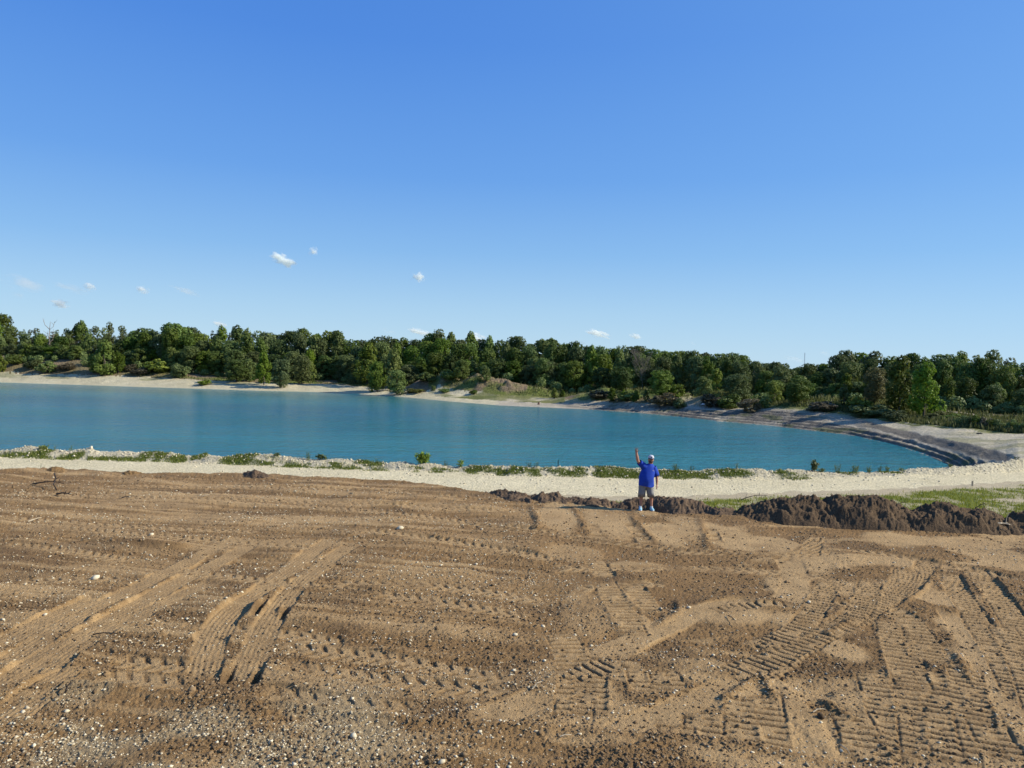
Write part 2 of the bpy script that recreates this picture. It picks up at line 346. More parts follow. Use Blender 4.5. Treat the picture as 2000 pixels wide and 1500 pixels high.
for a in [[(0, 1305), (120, 1222), (240, 1163), (350, 1105), (440, 1058), (490, 1046)], [(-20, 1355), (110, 1268), (240, 1200), (350, 1135), (450, 1085), (500, 1060)],
          [(-20, 1270), (90, 1210), (200, 1165)], [(0, 1400), (90, 1340), (180, 1290)],
          [(655, 1048), (590, 1092), (520, 1145), (450, 1200), (410, 1260), (395, 1340)], [(690, 1062), (610, 1115), (560, 1165), (520, 1225), (490, 1290), (470, 1345)],
          [(560, 1130), (470, 1175), (420, 1225), (395, 1290)], [(0, 1420), (60, 1375), (110, 1345)], [(430, 1130), (300, 1190), (180, 1240), (60, 1330)]]:
    stamp(a, .5, 'rib')
for a in [[(1160, 1288), (1270, 1232), (1385, 1183), (1500, 1174)], [(1190, 1442), (1330, 1382), (1480, 1325)], [(1860, 1190), (1950, 1320), (2010, 1420)], [(1540, 1090), (1560, 1140), (1530, 1180)], [(900, 1412), (1000, 1385), (1080, 1345)]]:
    stamp(a, .62, 'smooth')
CL = [([(1485, 1345), (1492, 1410), (1500, 1482)], .60), ([(1440, 1350), (1448, 1410), (1452, 1470)], .42), ([(1375, 1375), (1372, 1452)], .55), ([(1318, 1400), (1322, 1440)], .5),
      ([(1700, 1300), (1735, 1380), (1750, 1500)], .58), ([(1762, 1265), (1790, 1370), (1812, 1500)], .58), ([(1820, 1300), (1850, 1400), (1872, 1500)], .58), ([(1880, 1290), (1900, 1400), (1925, 1490)], .5),
      ([(1650, 1378), (1680, 1430), (1700, 1500)], .55), ([(1735, 1205), (1760, 1290), (1790, 1350)], .55), ([(1785, 1215), (1820, 1300)], .55), ([(1600, 1185), (1680, 1180), (1760, 1195), (1800, 1240)], .5),
      ([(1815, 1095), (1800, 1130), (1740, 1170), (1640, 1215), (1560, 1265), (1450, 1330)], .55), ([(1770, 1108), (1760, 1150), (1700, 1190), (1600, 1240), (1500, 1290), (1400, 1325)], .55),
      ([(1900, 1110), (1960, 1180), (2010, 1260)], .55), ([(1850, 1120), (1900, 1200), (1960, 1290), (2000, 1370)], .5), ([(1620, 1130), (1600, 1180), (1560, 1230)], .5), ([(1700, 1130), (1690, 1180), (1640, 1225)], .5),
      ([(1175, 1130), (1200, 1170), (1225, 1210), (1240, 1245)], .55), ([(1228, 1135), (1255, 1170), (1282, 1200)], .5), ([(1088, 1225), (1120, 1285), (1128, 1340), (1115, 1415)], .58), ([(1150, 1290), (1155, 1340), (1150, 1410)], .5),
      ([(1070, 1325), (1160, 1305), (1230, 1285)], .5), ([(1248, 1290), (1262, 1330), (1268, 1362)], .55), ([(1290, 1295), (1305, 1335), (1310, 1360)], .5), ([(1160, 1092), (1185, 1130)], .5), ([(1595, 1042), (1580, 1082)], .5),
      ([(1390, 1192), (1470, 1180), (1560, 1182)], .4), ([(1950, 1215), (2000, 1290), (2040, 1400)], .5), ([(1920, 1400), (1970, 1500)], .5), ([(1460, 1265), (1520, 1250), (1590, 1210)], .5), ([(1150, 1020), (1170, 1055)], .4), ([(1230, 1022), (1262, 1060)], .4), ([(1385, 1030), (1400, 1062)], .4)]
for p, wd in CL: stamp(p, wd, 'cleat', amp=1.25)
for p, wd, am in [([(1035, 985), (1052, 1015), (1048, 1038)], .3, 1), ([(1118, 990), (1135, 1015), (1152, 1048)], .3, 1), ([(1232, 1003), (1250, 1030), (1285, 1060)], .3, .9), ([(1365, 1012), (1378, 1045), (1384, 1075)], .35, 1),
                  ([(900, 1018), (1060, 1042), (1220, 1062), (1400, 1080), (1540, 1090)], .35, 1.1), ([(1700, 1065), (1800, 1092), (1900, 1112)], .3, 1), ([(680, 958), (780, 966), (860, 972)], .6, 1.6), ([(480, 945), (700, 950)], .4, .8),
                  ([(180, 1340), (380, 1360), (620, 1392), (900, 1415), (1200, 1432), (1500, 1465), (1760, 1510)], .4, 1.1), ([(0, 1345), (120, 1338), (300, 1352)], .3, .8), ([(1600, 1245), (1650, 1215), (1672, 1207)], .22, 1.8), ([(1395, 1378), (1440, 1345), (1490, 1318), (1500, 1350), (1525, 1375)], .2, 1.6),
                  ([(1860, 1265), (1880, 1300), (1895, 1330)], .2, 1.5), ([(1590, 1350), (1640, 1390), (1700, 1415)], .2, 1.3), ([(150, 1050), (260, 1062), (380, 1072)], .5, 1.1), ([(1840, 1100), (1800, 1160), (1760, 1180)], .15, 1.2), ([(200, 1060), (400, 1070)], .5, .9),
                  ([(1320, 1165), (1330, 1195), (1270, 1225)], .25, 1.4), ([(540, 1150), (640, 1150), (760, 1165)], .4, .8), ([(560, 1210), (760, 1240), (1000, 1290)], .8, .7)]:
    stamp(p, wd, 'ridge', amp=am)
for p in [[(495, 1208), (508, 1188), (520, 1174)], [(545, 1215), (555, 1198), (560, 1180)], [(440, 1340), (446, 1318), (456, 1292)], [(490, 1347), (500, 1325), (512, 1300)], [(436, 1452), (448, 1436), (460, 1418)], [(0, 1394), (26, 1372), (50, 1350)], [(68, 1402), (84, 1384), (100, 1368)], [(84, 1275), (96, 1262)]]:
    stamp(p, .13, 'rut', amp=1.4)
    q = [(x-9, y) for x, y in p]; stamp(q, .12, 'ridge', amp=1.0)
blob(1264, 1000, 26, 9, 1.0, 98)
# loose clods everywhere the machines did not press the soil flat
rough = (1-.82*np.clip(np.maximum(lock, cf*.8), 0, 1))
big = sstep(.62, .9, fbm(Xf*2.6, Yf*2.6, 3, 81))
cl = (np.abs(fbm(Xf*9, Yf*9, 3, 90)-.5)*2)
cl2 = fbm(Xf*22, Yf*22, 2, 95)
patch = .45+1.1*fbm(Xf*.6, Yf*.6, 3, 99)
cl3 = fbm(Xf*42, Yf*30, 2, 97)
hf += rough*patch*(.022*(cl-.3) + .030*(cl2-.5) + .02*big + .022*(cl3-.5))
hf += .009*(cl2-.5)+(.009-.006*np.clip(lock, 0, 1))*(cl3-.5)+.02*(fbm(Xf*4, Yf*4, 3, 93)-.5)
shade_turned_f = np.maximum(shade_turned_f, rough*sstep(.5, .75, fbm(Xf*.7, Yf*1.1, 4, 101))*.55)  # darker turned soil in loose patches
# stony spread at the viewer's feet
gravelly = .8*sstep(.36, .6, fbm(Xf*1.3, Yf*1.3, 3, 302))*sstep(10.9, 9.2, Yf+.8*(fbm(Xf*.8, Yf*.8, 3, 15)-.5)*3)*sstep(.0, -.22, U[:nf]+.2*(fbm(Xf*.5, Yf*.5, 2, 16)-.5))
on_field = sstep(0.4, -.1, Yf-d_edge[:nf])
Z[:nf] += hf*on_field
comp[:nf] = cf*on_field; shade_turned[:nf] = shade_turned_f*on_field
dark[:nf] = gravelly
# crumbled field edge
ed = np.exp(-((Yf-d_edge[:nf])/.6)**2); Z[:nf] += ed*(.16*fbm(Xf*1.2, Yf*1.2, 4, 33)-.04)*1.0
# --- road and berm
fine = fbm(X*2.2, Y*2.2, 4, 120)
inroad = sstep(0, 1, Y-d_r1)*sstep(0, -.5, Y-d_r2)
onverge = (Y > d_toe) & (Y < d_r1)
Z += np.where((Y > d_toe) & (Y < d_r2), (fine-.5)*.05, 0)
bm = sstep(-.5, .7, Y-d_r2)*sstep(3.2, 1.2, Y-d_r2)
heap = fbm(X*.75, Y*.9, 4, 130)
Z += bm*((heap-.5)*.30 + (np.abs(fbm(X*4, Y*4, 3, 133)-.5)-.12)*.22)
# --- far banks: ledges left by falling water
tier = sstep(-1.5, .5, Y-d_wf)*sstep(0.5, -2.5, Y-d_b1)*sstep(.02, .14, U)
tqq = (Y-d_wf)/np.maximum(d_b1-d_wf, 1); tier = tier*np.where(U > .36, 1-sstep(.36, .44, U)*sstep(.42, .56, tqq)*.9, 1)*sstep(.66, .62, U)
step = .33; zz = (Z+.25*(fbm(X*.06, Y*.06, 3, 140)-.5)+.05*(fbm(X*.8, Y*.8, 3, 141)-.5))/step
fr = zz-np.floor(zz); Z += tier*((np.floor(zz)+sstep(.45, .8, fr))*step - zz*step)*1.35
Z += tier*(fbm(X*1.5, Y*1.5, 3, 143)-.5)*.16
bz_ = sstep(-1, 1, Y-d_wf)*sstep(1, -1, Y-d_b1)*(Y > 50)*(U > .1); Z += bz_*((fbm(X*.9, Y*.9, 4, 144)-.5)*.22+(fbm(X*.25, Y*.25, 3, 145)-.5)*.3*sstep(.3, .5, tqq))
bk = (Y > d_wf+.5)*sstep(60, 75, Y)
Z += bk*(1-tier)*(fbm(X*.35, Y*.35, 4, 150)-.5)*.5*sstep(0, 6, Y-d_wf)
beyond = sstep(0, 3, Y-d_b2)
Z += beyond*(fbm(X*.25, Y*.25, 4, 155)-.5)*.9
# eroded gullies on the brown slopes
er = beyond*np.exp(-((U-(-.03))/.05)**2); Z += er*((fbm(X*.8+Y*.5, Y*.4-X*.2, 5, 158)-.5)*1.8-np.abs(fbm(X*.45+Y*.3, Y*.2, 3, 159)-.5)*1.2)
# green masks
gn = fbm(X*.9, Y*.9, 4, 160)
gpatch = [(20, 889, 30, 4), (60, 890, 22, 5), (85, 883, 16, 7), (145, 892, 20, 6), (205, 896, 22, 4), (250, 897, 60, 3), (300, 892, 30, 8), (345, 896, 20, 8), (388, 890, 18, 6), (470, 895, 40, 9), (520, 896, 20, 8), (640, 908, 30, 3), (720, 904, 30, 5), (840, 915, 40, 3), (930, 917, 30, 6), (990, 919, 50, 6), (1080, 921, 60, 6), (1200, 923, 60, 7), (1150, 918, 40, 7), (1330, 925, 60, 5), (1420, 924, 50, 6), (1530, 924, 30, 3), (1650, 922, 25, 4), (1740, 924, 25, 3)]
gm = np.zeros_like(Z)
sel = (Y > 34) & (Y < 50)
for px, py, rx, ry in gpatch:
    p = hit(px, py, lo=33, hi=60); rr = rx/1480*p.y; 
    q = ((X-p.x)/rr)**2 + ((Y-p.y)/(ry*.085))**2
    gm = np.where(sel, np.maximum(gm, sstep(1.5, .4, q)), gm)
foot = np.exp(-((Y-d_r2-.15)/.35)**2)*sstep(.42, .58, fbm(X*.35, Y*.35, 3, 166))*sel*(U < .4)
green += np.where(sel, np.maximum(gm, foot)*sstep(.36, .56, fbm(X*1.6, Y*1.6, 4, 162)+.12*gm), 0)
vg = onverge & (U > .02)
vmask = (.35+.65*sstep(.40, .55, fbm(X*1.7, Y*1.3, 3, 172)))*sstep(.46, .62, fbm(X*.35, Y*.6, 4, 170)+.08*sstep(.28, .6, U)+.05)*sstep(.3, 1.5, Y-d_toe)*sstep(0, -1.2, Y-d_r1+.9)
green += np.where(vg, vmask, 0)
sandy = sstep(.5, .62, fbm(X*.12, Y*.12, 4, 175))
green += np.where((Y > d_b1) & (Y <= d_b2), .5*sandy, 0)
green += np.where((U > -.11) & (U < .07) & (Y > d_b1+1) & (Y < d_b2+5), .85*sstep(.35, .55, fbm(X*.15, Y*.2, 3, 177)), 0)
green += np.where((Y > d_b2-2) & (U > .02), sstep(.2, .45, gn)*sstep(14, 6, Y-d_b2), 0)
gb2 = beyond*sstep(.36, .5, fbm(X*.13, Y*.13, 4, 180))
brown_l = np.exp(-((U+.6)/.13)**2)+np.exp(-((U+.04)/.055)**2)*1.2
green += gb2*np.clip(1-brown_l, .25, 1)*1.0
trk = P(1352, 785, 170); q = np.abs(X-trk.x-(Y-trk.y)*.02)
track = np.where((Y > 150) & (Y < 200), sstep(4.2, 2.8, q), 0); green *= (1-track)
tr2 = sstep(2.2, 1.2, np.abs(Y-d_b3+7+18*(U-.62)))*(U > .55); green *= 1-tr2*.9
comp += track+tr2
# dark soil on the ledges, risers toned darker than the treads
dark += tier*sstep(.30, .5, fbm(X*.10, Y*.10, 4, 190)+.12*sstep(.15, .4, U))*(.55+.45*sstep(.35, .6, fr))
tq = (Y-d_wf)/np.maximum(d_b1-d_wf, 1); up_ = sstep(-1.5, .5, Y-d_wf)*sstep(1.5, -1.5, Y-d_b1)*(Y > 50)*sstep(.56, .64, tq+.15*(fbm(X*.2, Y*.2, 3, 191)-.5))*sstep(.44, .48, U)*sstep(.668, .655, U)*.95; dark = np.maximum(dark, up_); dark *= 1-.35*sstep(.42, .48, U)*sstep(.36, .46, tq)*sstep(.60, .54, tq)*(Y > 50)
dark += tier*sstep(.3, .6, fr)*sstep(.95, .7, fr)*.5; dark = np.clip(dark, 0, 1)
green += tier*.6*sstep(.62, .7, fbm(X*.3, Y*.3, 3, 195))
Z[Y > 2500] = np.minimum(Z[Y > 2500], -4)

# classes
jit = (fbm(X*1.5, Y*1.5, 3, 200)-.5)*.8
cls = np.zeros(Z.shape, np.int8)
cls[Y > d_toe+jit*.5-.5] = 1
cls[Y > d_r1+jit*1.6] = 2
cls[Y > d_r2+jit*.5] = 3
cls[(Y > d_wn+.5)] = 4
cls[(Y > d_wf-6)] = 5
cls[(Y > d_wf-6) & (U < -.02+.02*jit)] = 6
cls[(Y > d_b1+jit) & (U > -.02)] = 7
cls[Y > d_b2+jit*2.5] = 8
hm_ = np.zeros_like(Z)
for hx, hy, a, b, h in _h: hm_ = np.maximum(hm_, np.exp(-(((X-hx)/a)**2+((Y-hy)/b)**2)*1.3))
hm_ = hm_+(fbm(X*.5, Y*.5, 4, 201)-.5)*.35*(hm_ > .05)
cls[(hm_ > .22) & (Y > d_b1)] = 8
green += np.where((hm_ > .15) & (U > .08), hm_*.8, 0)
cls[(cls == 8) & (U > .6) & (Y < d_b2)] = 7
fc = cls[:-1, :-1].ravel()
idx = np.arange(NR*NC).reshape(NR, NC)
F = np.stack([idx[:-1, :-1], idx[:-1, 1:], idx[1:, 1:], idx[1:, :-1]], -1).reshape(-1, 4)
zc = Z[:-1, :-1].ravel(); keep = zc > -6.4
V = np.stack([X.ravel(), Y.ravel(), Z.ravel()], -1)
A = {'comp': comp.ravel(), 'green': green.ravel(), 'dark': dark.ravel(), 'shade_turned': shade_turned.ravel()}

def ground_mat(name, base_a, base_b, comp_c, green_c=(.055, .085, .018), dark_c=None, bscale=30, bstr=.6, bdist=.03, fleck=None, big=.5, shade_turned_c=None):
    m, n, l, b = new_mat(name)
    n1 = noise(n, l, big, 5, .65); n2 = noise(n, l, bscale, 4, .7); n3 = noise(n, l, bscale*.16, 4, .6)
    c = mixc(n, l, ramp(n, l, n1, .35, .65), base_a, base_b)
    c = mixc(n, l, ramp(n, l, n3, .3, .7), c, tuple((p+q)*.5*1.0 for p, q in zip(base_a, base_b)))
    c = mixc(n, l, attr(n, 'comp'), c, comp_c)
    if shade_turned_c: c = mixc(n, l, attr(n, 'shade_turned'), c, shade_turned_c)  # painted track shade and darker turned soil share this colour
    if dark_c: 
        c = mixc(n, l, attr(n, 'dark'), c, dark_c)
    c = mixc(n, l, attr(n, 'green'), c, green_c)
    # grain
    mv = n.new('ShaderNodeMix'); mv.data_type = 'RGBA'; mv.blend_type = 'MULTIPLY'; mv.inputs[0].default_value = 1
    g = n.new('ShaderNodeCombineColor'); rr = n.new('ShaderNodeMapRange'); l.new(n2, rr.inputs[0])
    rr.inputs[1].default_value = .25; rr.inputs[2].default_value = .75; rr.inputs[3].default_value = .50; rr.inputs[4].default_value = 1.48
    for i in range(3): l.new(rr.outputs[0], g.inputs[i])
    l.new(c, mv.inputs[6]); l.new(g.outputs[0], mv.inputs[7]); c = mv.outputs[2]
    if fleck:
        vo = n.new('ShaderNodeTexVoronoi'); vo.inputs['Scale'].default_value = fleck[0]
        l.new(n.new('ShaderNodeNewGeometry').outputs['Position'], vo.inputs['Vector'])
        lt = n.new('ShaderNodeMath'); lt.operation = 'LESS_THAN'; lt.inputs[1].default_value = fleck[1]; l.new(vo.outputs['Distance'], lt.inputs[0])
        c = mixc(n, l, lt.outputs[0], c, fleck[2])
    l.new(c, b.inputs['Base Color']); b.inputs['Roughness'].default_value = .95; b.inputs['Specular IOR Level'].default_value = .15
    bump(n, l, b, n2, bstr, bdist)
    return m
M = {}
M['dirt'] = ground_mat('brown_soil', (.180, .104, .044), (.245, .148, .064), (.41, .268, .128), dark_c=(.31, .235, .135), bscale=48, bstr=1.0, bdist=.03, shade_turned_c=(.115, .070, .035), fleck=(42, .13, (.46, .38, .25)))
M['verge'] = ground_mat('gravelly_verge', (.36, .29, .18), (.46, .38, .25), (.4, .33, .22), green_c=(.13, .155, .035), bscale=14, bstr=.8, bdist=.06)
M['road'] = ground_mat('crushed_stone', (.52, .44, .27), (.68, .585, .38), (.5, .45, .35), bscale=9, bstr=1.0, bdist=.09, big=.25)
M['berm'] = ground_mat('quarry_rubble', (.38, .33, .22), (.56, .49, .34), (.5, .45, .35), green_c=(.075, .10, .02), bscale=7, bstr=1.0, bdist=.12)
M['bed'] = simple('lake_silt', (.2, .2, .15))
M['bank'] = ground_mat('silty_ledges', (.34, .29, .215), (.43, .375, .285), (.4, .35, .28), green_c=(.09, .10, .035), dark_c=(.135, .118, .095), bscale=3.5, bstr=.9, bdist=.25, big=.12)
M['beach'] = ground_mat('pale_sand', (.37, .32, .20), (.54, .475, .32), (.5, .45, .35), green_c=(.12, .13, .04), bscale=2.5, bstr=.7, bdist=.25, big=.08)
M['plateau'] = ground_mat('sandy_spoil', (.38, .32, .22), (.48, .42, .30), (.4, .35, .28), green_c=(.15, .15, .05), bscale=2.5, bstr=.7, bdist=.25, big=.08)
M['meadow'] = ground_mat('weedy_ground', (.17, .125, .075), (.25, .18, .11), (.42, .34, .24), green_c=(.135, .155, .035), bscale=2.0, bstr=1.0, bdist=.5, big=.06)
names = {0: ('dirt_field', 'dirt'), 1: ('grass_verge', 'verge'), 2: ('gravel_road', 'road'), 3: ('gravel_berm', 'berm'), 4: ('lake_bed', 'bed'), 5: ('lake_bank', 'bank'), 6: ('sandy_shore', 'beach'), 7: ('sandy_plateau', 'plateau'), 8: ('ground', 'meadow')}
for k, (nm, mk) in names.items():
    f = F[(fc == k) & keep]
    if not len(f): continue
    uq, inv = np.unique(f.ravel(), return_inverse=True)
    me = mesh_np(nm, V[uq], inv.reshape(-1, 4), smooth=True, vcol={q: a[uq] for q, a in A.items()})
    tag(link(nm, me, M[mk]), kind='structure')
# deep base sheet under everything, out to the horizon on all sides
gm_ = mesh_np('deep_ground', [(-9000, -9000, -9.5), (9000, -9000, -9.5), (9000, 9000, -9.5), (-9000, 9000, -9.5)], [(0, 1, 2, 3)])
tag(link('ground_base', gm_, M['bed']), kind='structure')
def near_z(x, y):
    """height of the finished mesh at a point (bilinear in the grid)"""
    r = np.clip(np.searchsorted(ys, y)-1, 0, NR-2); c = (np.asarray(x)/y-UMIN)/(UMAX-UMIN)*(NC-1); ci = np.clip(c.astype(int), 0, NC-2)
    fy = (y-ys[r])/(ys[r+1]-ys[r]); fx = c-ci
    return (Z[r, ci]*(1-fx)+Z[r, ci+1]*fx)*(1-fy)+(Z[r+1, ci]*(1-fx)+Z[r+1, ci+1]*fx)*fy
def nz(x, y): return float(near_z(np.array([x]), np.array([y]))[0])

# ------------------------------------------------------------------ WATER
m, n, l, b = new_mat('turquoise_water'); M['water'] = m
n1 = noise(n, l, .02, 3, .5, stretch=(.25, 1, 1))
l.new(mixc(n, l, ramp(n, l, n1, .35, .7), (.016, .122, .155), (.028, .190, .196)), b.inputs['Base Color'])
b.inputs['Roughness'].default_value = .12; b.inputs['IOR'].default_value = 1.33; b.inputs['Specular IOR Level'].default_value = .5
a1 = noise(n, l, .95, 4, .65, stretch=(.7, 1.0, 1, .15)); a2 = noise(n, l, .28, 3, .5, stretch=(.4, 1, 1, -.1))
calm = noise(n, l, .012, 3, .5, stretch=(.3, 1.3, 1, .05))
ad = n.new('ShaderNodeMath'); ad.operation = 'ADD'; l.new(a1, ad.inputs[0])
m3 = n.new('ShaderNodeMath'); m3.operation = 'MULTIPLY'; m3.inputs[1].default_value = 1.4; l.new(a2, m3.inputs[0]); l.new(m3.outputs[0], ad.inputs[1])
bp = n.new('ShaderNodeBump'); bp.inputs['Distance'].default_value = .5; l.new(ad.outputs[0], bp.inputs['Height'])
cr = n.new('ShaderNodeMapRange'); l.new(calm, cr.inputs[0]); cr.inputs[1].default_value = .38; cr.inputs[2].default_value = .58; cr.inputs[3].default_value = .30; cr.inputs[4].default_value = 1.0
l.new(cr.outputs[0], bp.inputs['Strength']); l.new(bp.outputs[0], b.inputs['Normal'])
gx = np.linspace(-260, 110, 60); gy = np.linspace(44, 300, 50); GX, GY = np.meshgrid(gx, gy)
ix = np.arange(50*60).reshape(50, 60)
tag(link('lake_water', mesh_np('lake_water', np.stack([GX.ravel(), GY.ravel(), np.full(GX.size, WZ)], -1), np.stack([ix[:-1, :-1], ix[:-1, 1:], ix[1:, 1:], ix[1:, :-1]], -1).reshape(-1, 4)), M['water']), kind='structure')

# ------------------------------------------------------------------ stones and clods as counted-out stuff
ico_t = (1+5**.5)/2
ICO = np.array([(-1, ico_t, 0), (1, ico_t, 0), (-1, -ico_t, 0), (1, -ico_t, 0), (0, -1, ico_t), (0, 1, ico_t), (0, -1, -ico_t), (0, 1, -ico_t), (ico_t, 0, -1), (ico_t, 0, 1), (-ico_t, 0, -1), (-ico_t, 0, 1)])/math.hypot(1, ico_t)
ICF = np.array([(0, 11, 5), (0, 5, 1), (0, 1, 7), (0, 7, 10), (0, 10, 11), (1, 5, 9), (5, 11, 4), (11, 10, 2), (10, 7, 6), (7, 1, 8), (3, 9, 4), (3, 4, 2), (3, 2, 6), (3, 6, 8), (3, 8, 9), (4, 9, 5), (2, 4, 11), (6, 2, 10), (8, 6, 7), (9, 8, 1)])
OCT = np.array([(1, 0, 0), (-1, 0, 0), (0, 1, 0), (0, -1, 0), (0, 0, 1), (0, 0, -1)], float)
OCF = np.array([(0, 2, 4), (2, 1, 4), (1, 3, 4), (3, 0, 4), (2, 0, 5), (1, 2, 5), (3, 1, 5), (0, 3, 5)])
def rocks(name, x, y, size, mat, label, flat=.6, TV=OCT, TF=OCF, zoff=.25):
    n_ = len(x); z = near_z(x, y)
    th = rng.random(n_)*6.283; c, s = np.cos(th), np.sin(th)
    T = TV[None]*(1+.35*(rng.random((n_, len(TV), 1))-.5)*2)
    sx = size*(.8+.6*rng.random(n_)); sy = size*(.6+.5*rng.random(n_)); sz = size*flat*(.6+.7*rng.random(n_))
    px = T[:, :, 0]*sx[:, None]; py = T[:, :, 1]*sy[:, None]; pz = T[:, :, 2]*sz[:, None]
    tl = (rng.random(n_)-.5)[:, None]*.9
    px, pz = px*np.cos(tl)-pz*np.sin(tl), px*np.sin(tl)+pz*np.cos(tl)
    VX = x[:, None]+px*c[:, None]-py*s[:, None]; VY = y[:, None]+px*s[:, None]+py*c[:, None]; VZ = z[:, None]+pz+size[:, None]*zoff*flat
    Fx = (TF[None]+(np.arange(n_)*len(TV))[:, None, None]).reshape(-1, 3)
    me = mesh_np(name, np.stack([VX, VY, VZ], -1).reshape(-1, 3), Fx, fattr={'tint': np.repeat(rng.random(n_), len(TF))})
    return tag(link(name, me, mat), label, None, None, 'stuff')
def stone_mat(name, a, b_, rough=.85):
    m, n, l, b = new_mat(name); l.new(mixc(n, l, attr(n, 'tint'), a, b_), b.inputs['Base Color']); b.inputs['Roughness'].default_value = rough
    b.inputs['Specular IOR Level'].default_value = .25; return m
M['pebble'] = stone_mat('pale_limestone', (.24, .18, .10), (.66, .57, .40))
M['clod'] = stone_mat('soil_clod', (.11, .070, .035), (.25, .165, .085))
M['rubble'] = stone_mat('rubble_stone', (.36, .30, .20), (.72, .63, .46))
def scatter(n_, ulo, uhi, ylo, yhi, dens, seed, pw=1.0):
    r = np.random.default_rng(seed); o = []
    while sum(len(a[0]) for a in o) < n_:
        u = r.uniform(ulo, uhi, 60000); v = r.random(60000)
        y = 1/(1/ylo+(1/yhi-1/ylo)*v**pw)                    # even on the slanting view of the ground, sparse far off
        k = r.random(60000) < dens(u, y)
        o.append((u[k]*y[k], y[k]))
    return np.concatenate([a[0] for a in o])[:n_], np.concatenate([a[1] for a in o])[:n_]
def dens_peb(u, y):
    x = u*y; n_ = fbm(x*.5, y*.9, 4, 300); sv = fbm(x*.15, y*1.6, 3, 301)
    d = sstep(.42, .66, n_)*.6+.12+.35*sstep(.5, .7, sv)
    d = d*np.where(u > .1, .45, 1.0)
    g = .7*sstep(10.9, 9.0, y)*sstep(.0, -.22, u)*sstep(.36, .6, fbm(x*1.3, y*1.3, 3, 302))
    i = np.clip(((u-UMIN)/(UMAX-UMIN)*(NC-1)).astype(int), 0, NC-1); j = np.clip(np.searchsorted(ys, y), 0, nf-1)
    return np.clip(d*(1-.75*np.clip(lock[j, i], 0, 1))+g, 0, 1)*(y < F_edge.D(u)-.1)
x, y = scatter(16000, -.78, .80, 8, 30, dens_peb, 1)
rocks('pebbles', x, y, .004+.022*rng.random(len(x))**5+.0007*y, M['pebble'], 'pale limestone pebbles strewn over the brown graded soil')
def dens_clod(u, y):
    x = u*y; i = np.clip(((u-UMIN)/(UMAX-UMIN)*(NC-1)).astype(int), 0, NC-1); j = np.clip(np.searchsorted(ys, y), 0, nf-1)
    return np.clip((1-.75*np.clip(np.maximum(lock, cf)[j, i], 0, 1))*sstep(.28, .6, fbm(x*.8, y*.8, 3, 310)), 0, 1)*(y < F_edge.D(u)-.1)
x, y = scatter(22000, -.78, .80, 8, 30, dens_clod, 2)
rocks('soil_clods', x, y, .008+.026*rng.random(len(x))**5+.0007*y, M['clod'], 'loose brown soil crumbs lying between the machine tracks')
def dens_berm(u, y):
    t = y-F_road2.D(u); return np.clip(np.exp(-((t-1.0)/.8)**2)+.03*(t < 0)*(y > F_road1.D(u)+1), 0, 1)*(u < .72)
x, y = scatter(10000, -.78, .78, 34, 49, dens_berm, 3)
rocks('berm_rubble', x, y, .016+.06*rng.random(len(x))**6, M['rubble'], 'pale broken quarry stone heaped along the berm at the near shore', flat=.75)

# ------------------------------------------------------------------ grass
def leafmat(name, a, b_, trans=.35, c3=None):
    m, n, l, b = new_mat(name)
    oi = n.new('ShaderNodeObjectInfo')
    c = mixc(n, l, attr(n, 'tint'), a, b_)
    hsn = n.new('ShaderNodeHueSaturation'); l.new(c, hsn.inputs['Color'])
    for k, (lo, hi) in (('Hue', (.478, .512)), ('Value', (.62, 1.35)), ('Saturation', (.8, 1.12))):
        mr = n.new('ShaderNodeMapRange'); mr.inputs[3].default_value = lo; mr.inputs[4].default_value = hi
        wn = n.new('ShaderNodeTexWhiteNoise'); wn.noise_dimensions = '1D'
        mu = n.new('ShaderNodeMath'); mu.inputs[1].default_value = {'Hue': 3.1, 'Value': 57.3, 'Saturation': 911.7}[k]; mu.operation = 'MULTIPLY'
        l.new(oi.outputs['Random'], mu.inputs[0]); l.new(mu.outputs[0], wn.inputs['W']); l.new(wn.outputs['Value'], mr.inputs[0]); l.new(mr.outputs[0], hsn.inputs[k])
    l.new(hsn.outputs[0], b.inputs['Base Color']); b.inputs['Roughness'].default_value = .6; b.inputs['Specular IOR Level'].default_value = .25
    tr = n.new('ShaderNodeBsdfTranslucent'); l.new(hsn.outputs[0], tr.inputs[0])
    mx = n.new('ShaderNodeMixShader'); mx.inputs[0].default_value = trans
    l.new(b.outputs[0], mx.inputs[1]); l.new(tr.outputs[0], mx.inputs[2]); l.new(mx.outputs[0], n['Material Output'].inputs[0])
    return m
M['grass'] = leafmat('grass_blades', (.10, .125, .022), (.22, .24, .06), .35)
def blades(name, x, y, h, mat, label, wd=.02):
    n_ = len(x); z = near_z(x, y); th = rng.random(n_)*6.283; c, s = np.cos(th), np.sin(th)
    ln = (rng.random(n_)-.5)*h*.9; ln2 = (rng.random(n_)-.5)*h*.9
    a = np.stack([x-c*wd, y-s*wd, z-.02], -1); b = np.stack([x+c*wd, y+s*wd, z-.02], -1); t = np.stack([x+ln, y+ln2, z+h], -1)
    V_ = np.stack([a, b, t], 1).reshape(-1, 3)
    me = mesh_np(name, V_, np.arange(n_*3).reshape(-1, 3), fattr={'tint': rng.random(n_)})
    return tag(link(name, me, mat), label, None, None, 'stuff')
def gsel(lo, hi, ulo=-.8, uhi=.82):
    def f(u, y):
        i = np.clip(((u-UMIN)/(UMAX-UMIN)*(NC-1)).astype(int), 0, NC-1); j = np.clip(np.searchsorted(ys, y), 0, NR-1)
        return np.clip(green[j, i], 0, 1)*(y > lo(u))*(y < hi(u))
    return f
x, y = scatter(17000, -.78, .6, 38, 46, gsel(lambda u: F_road2.D(u)-.8, lambda u: F_road2.D(u)+2), 5)
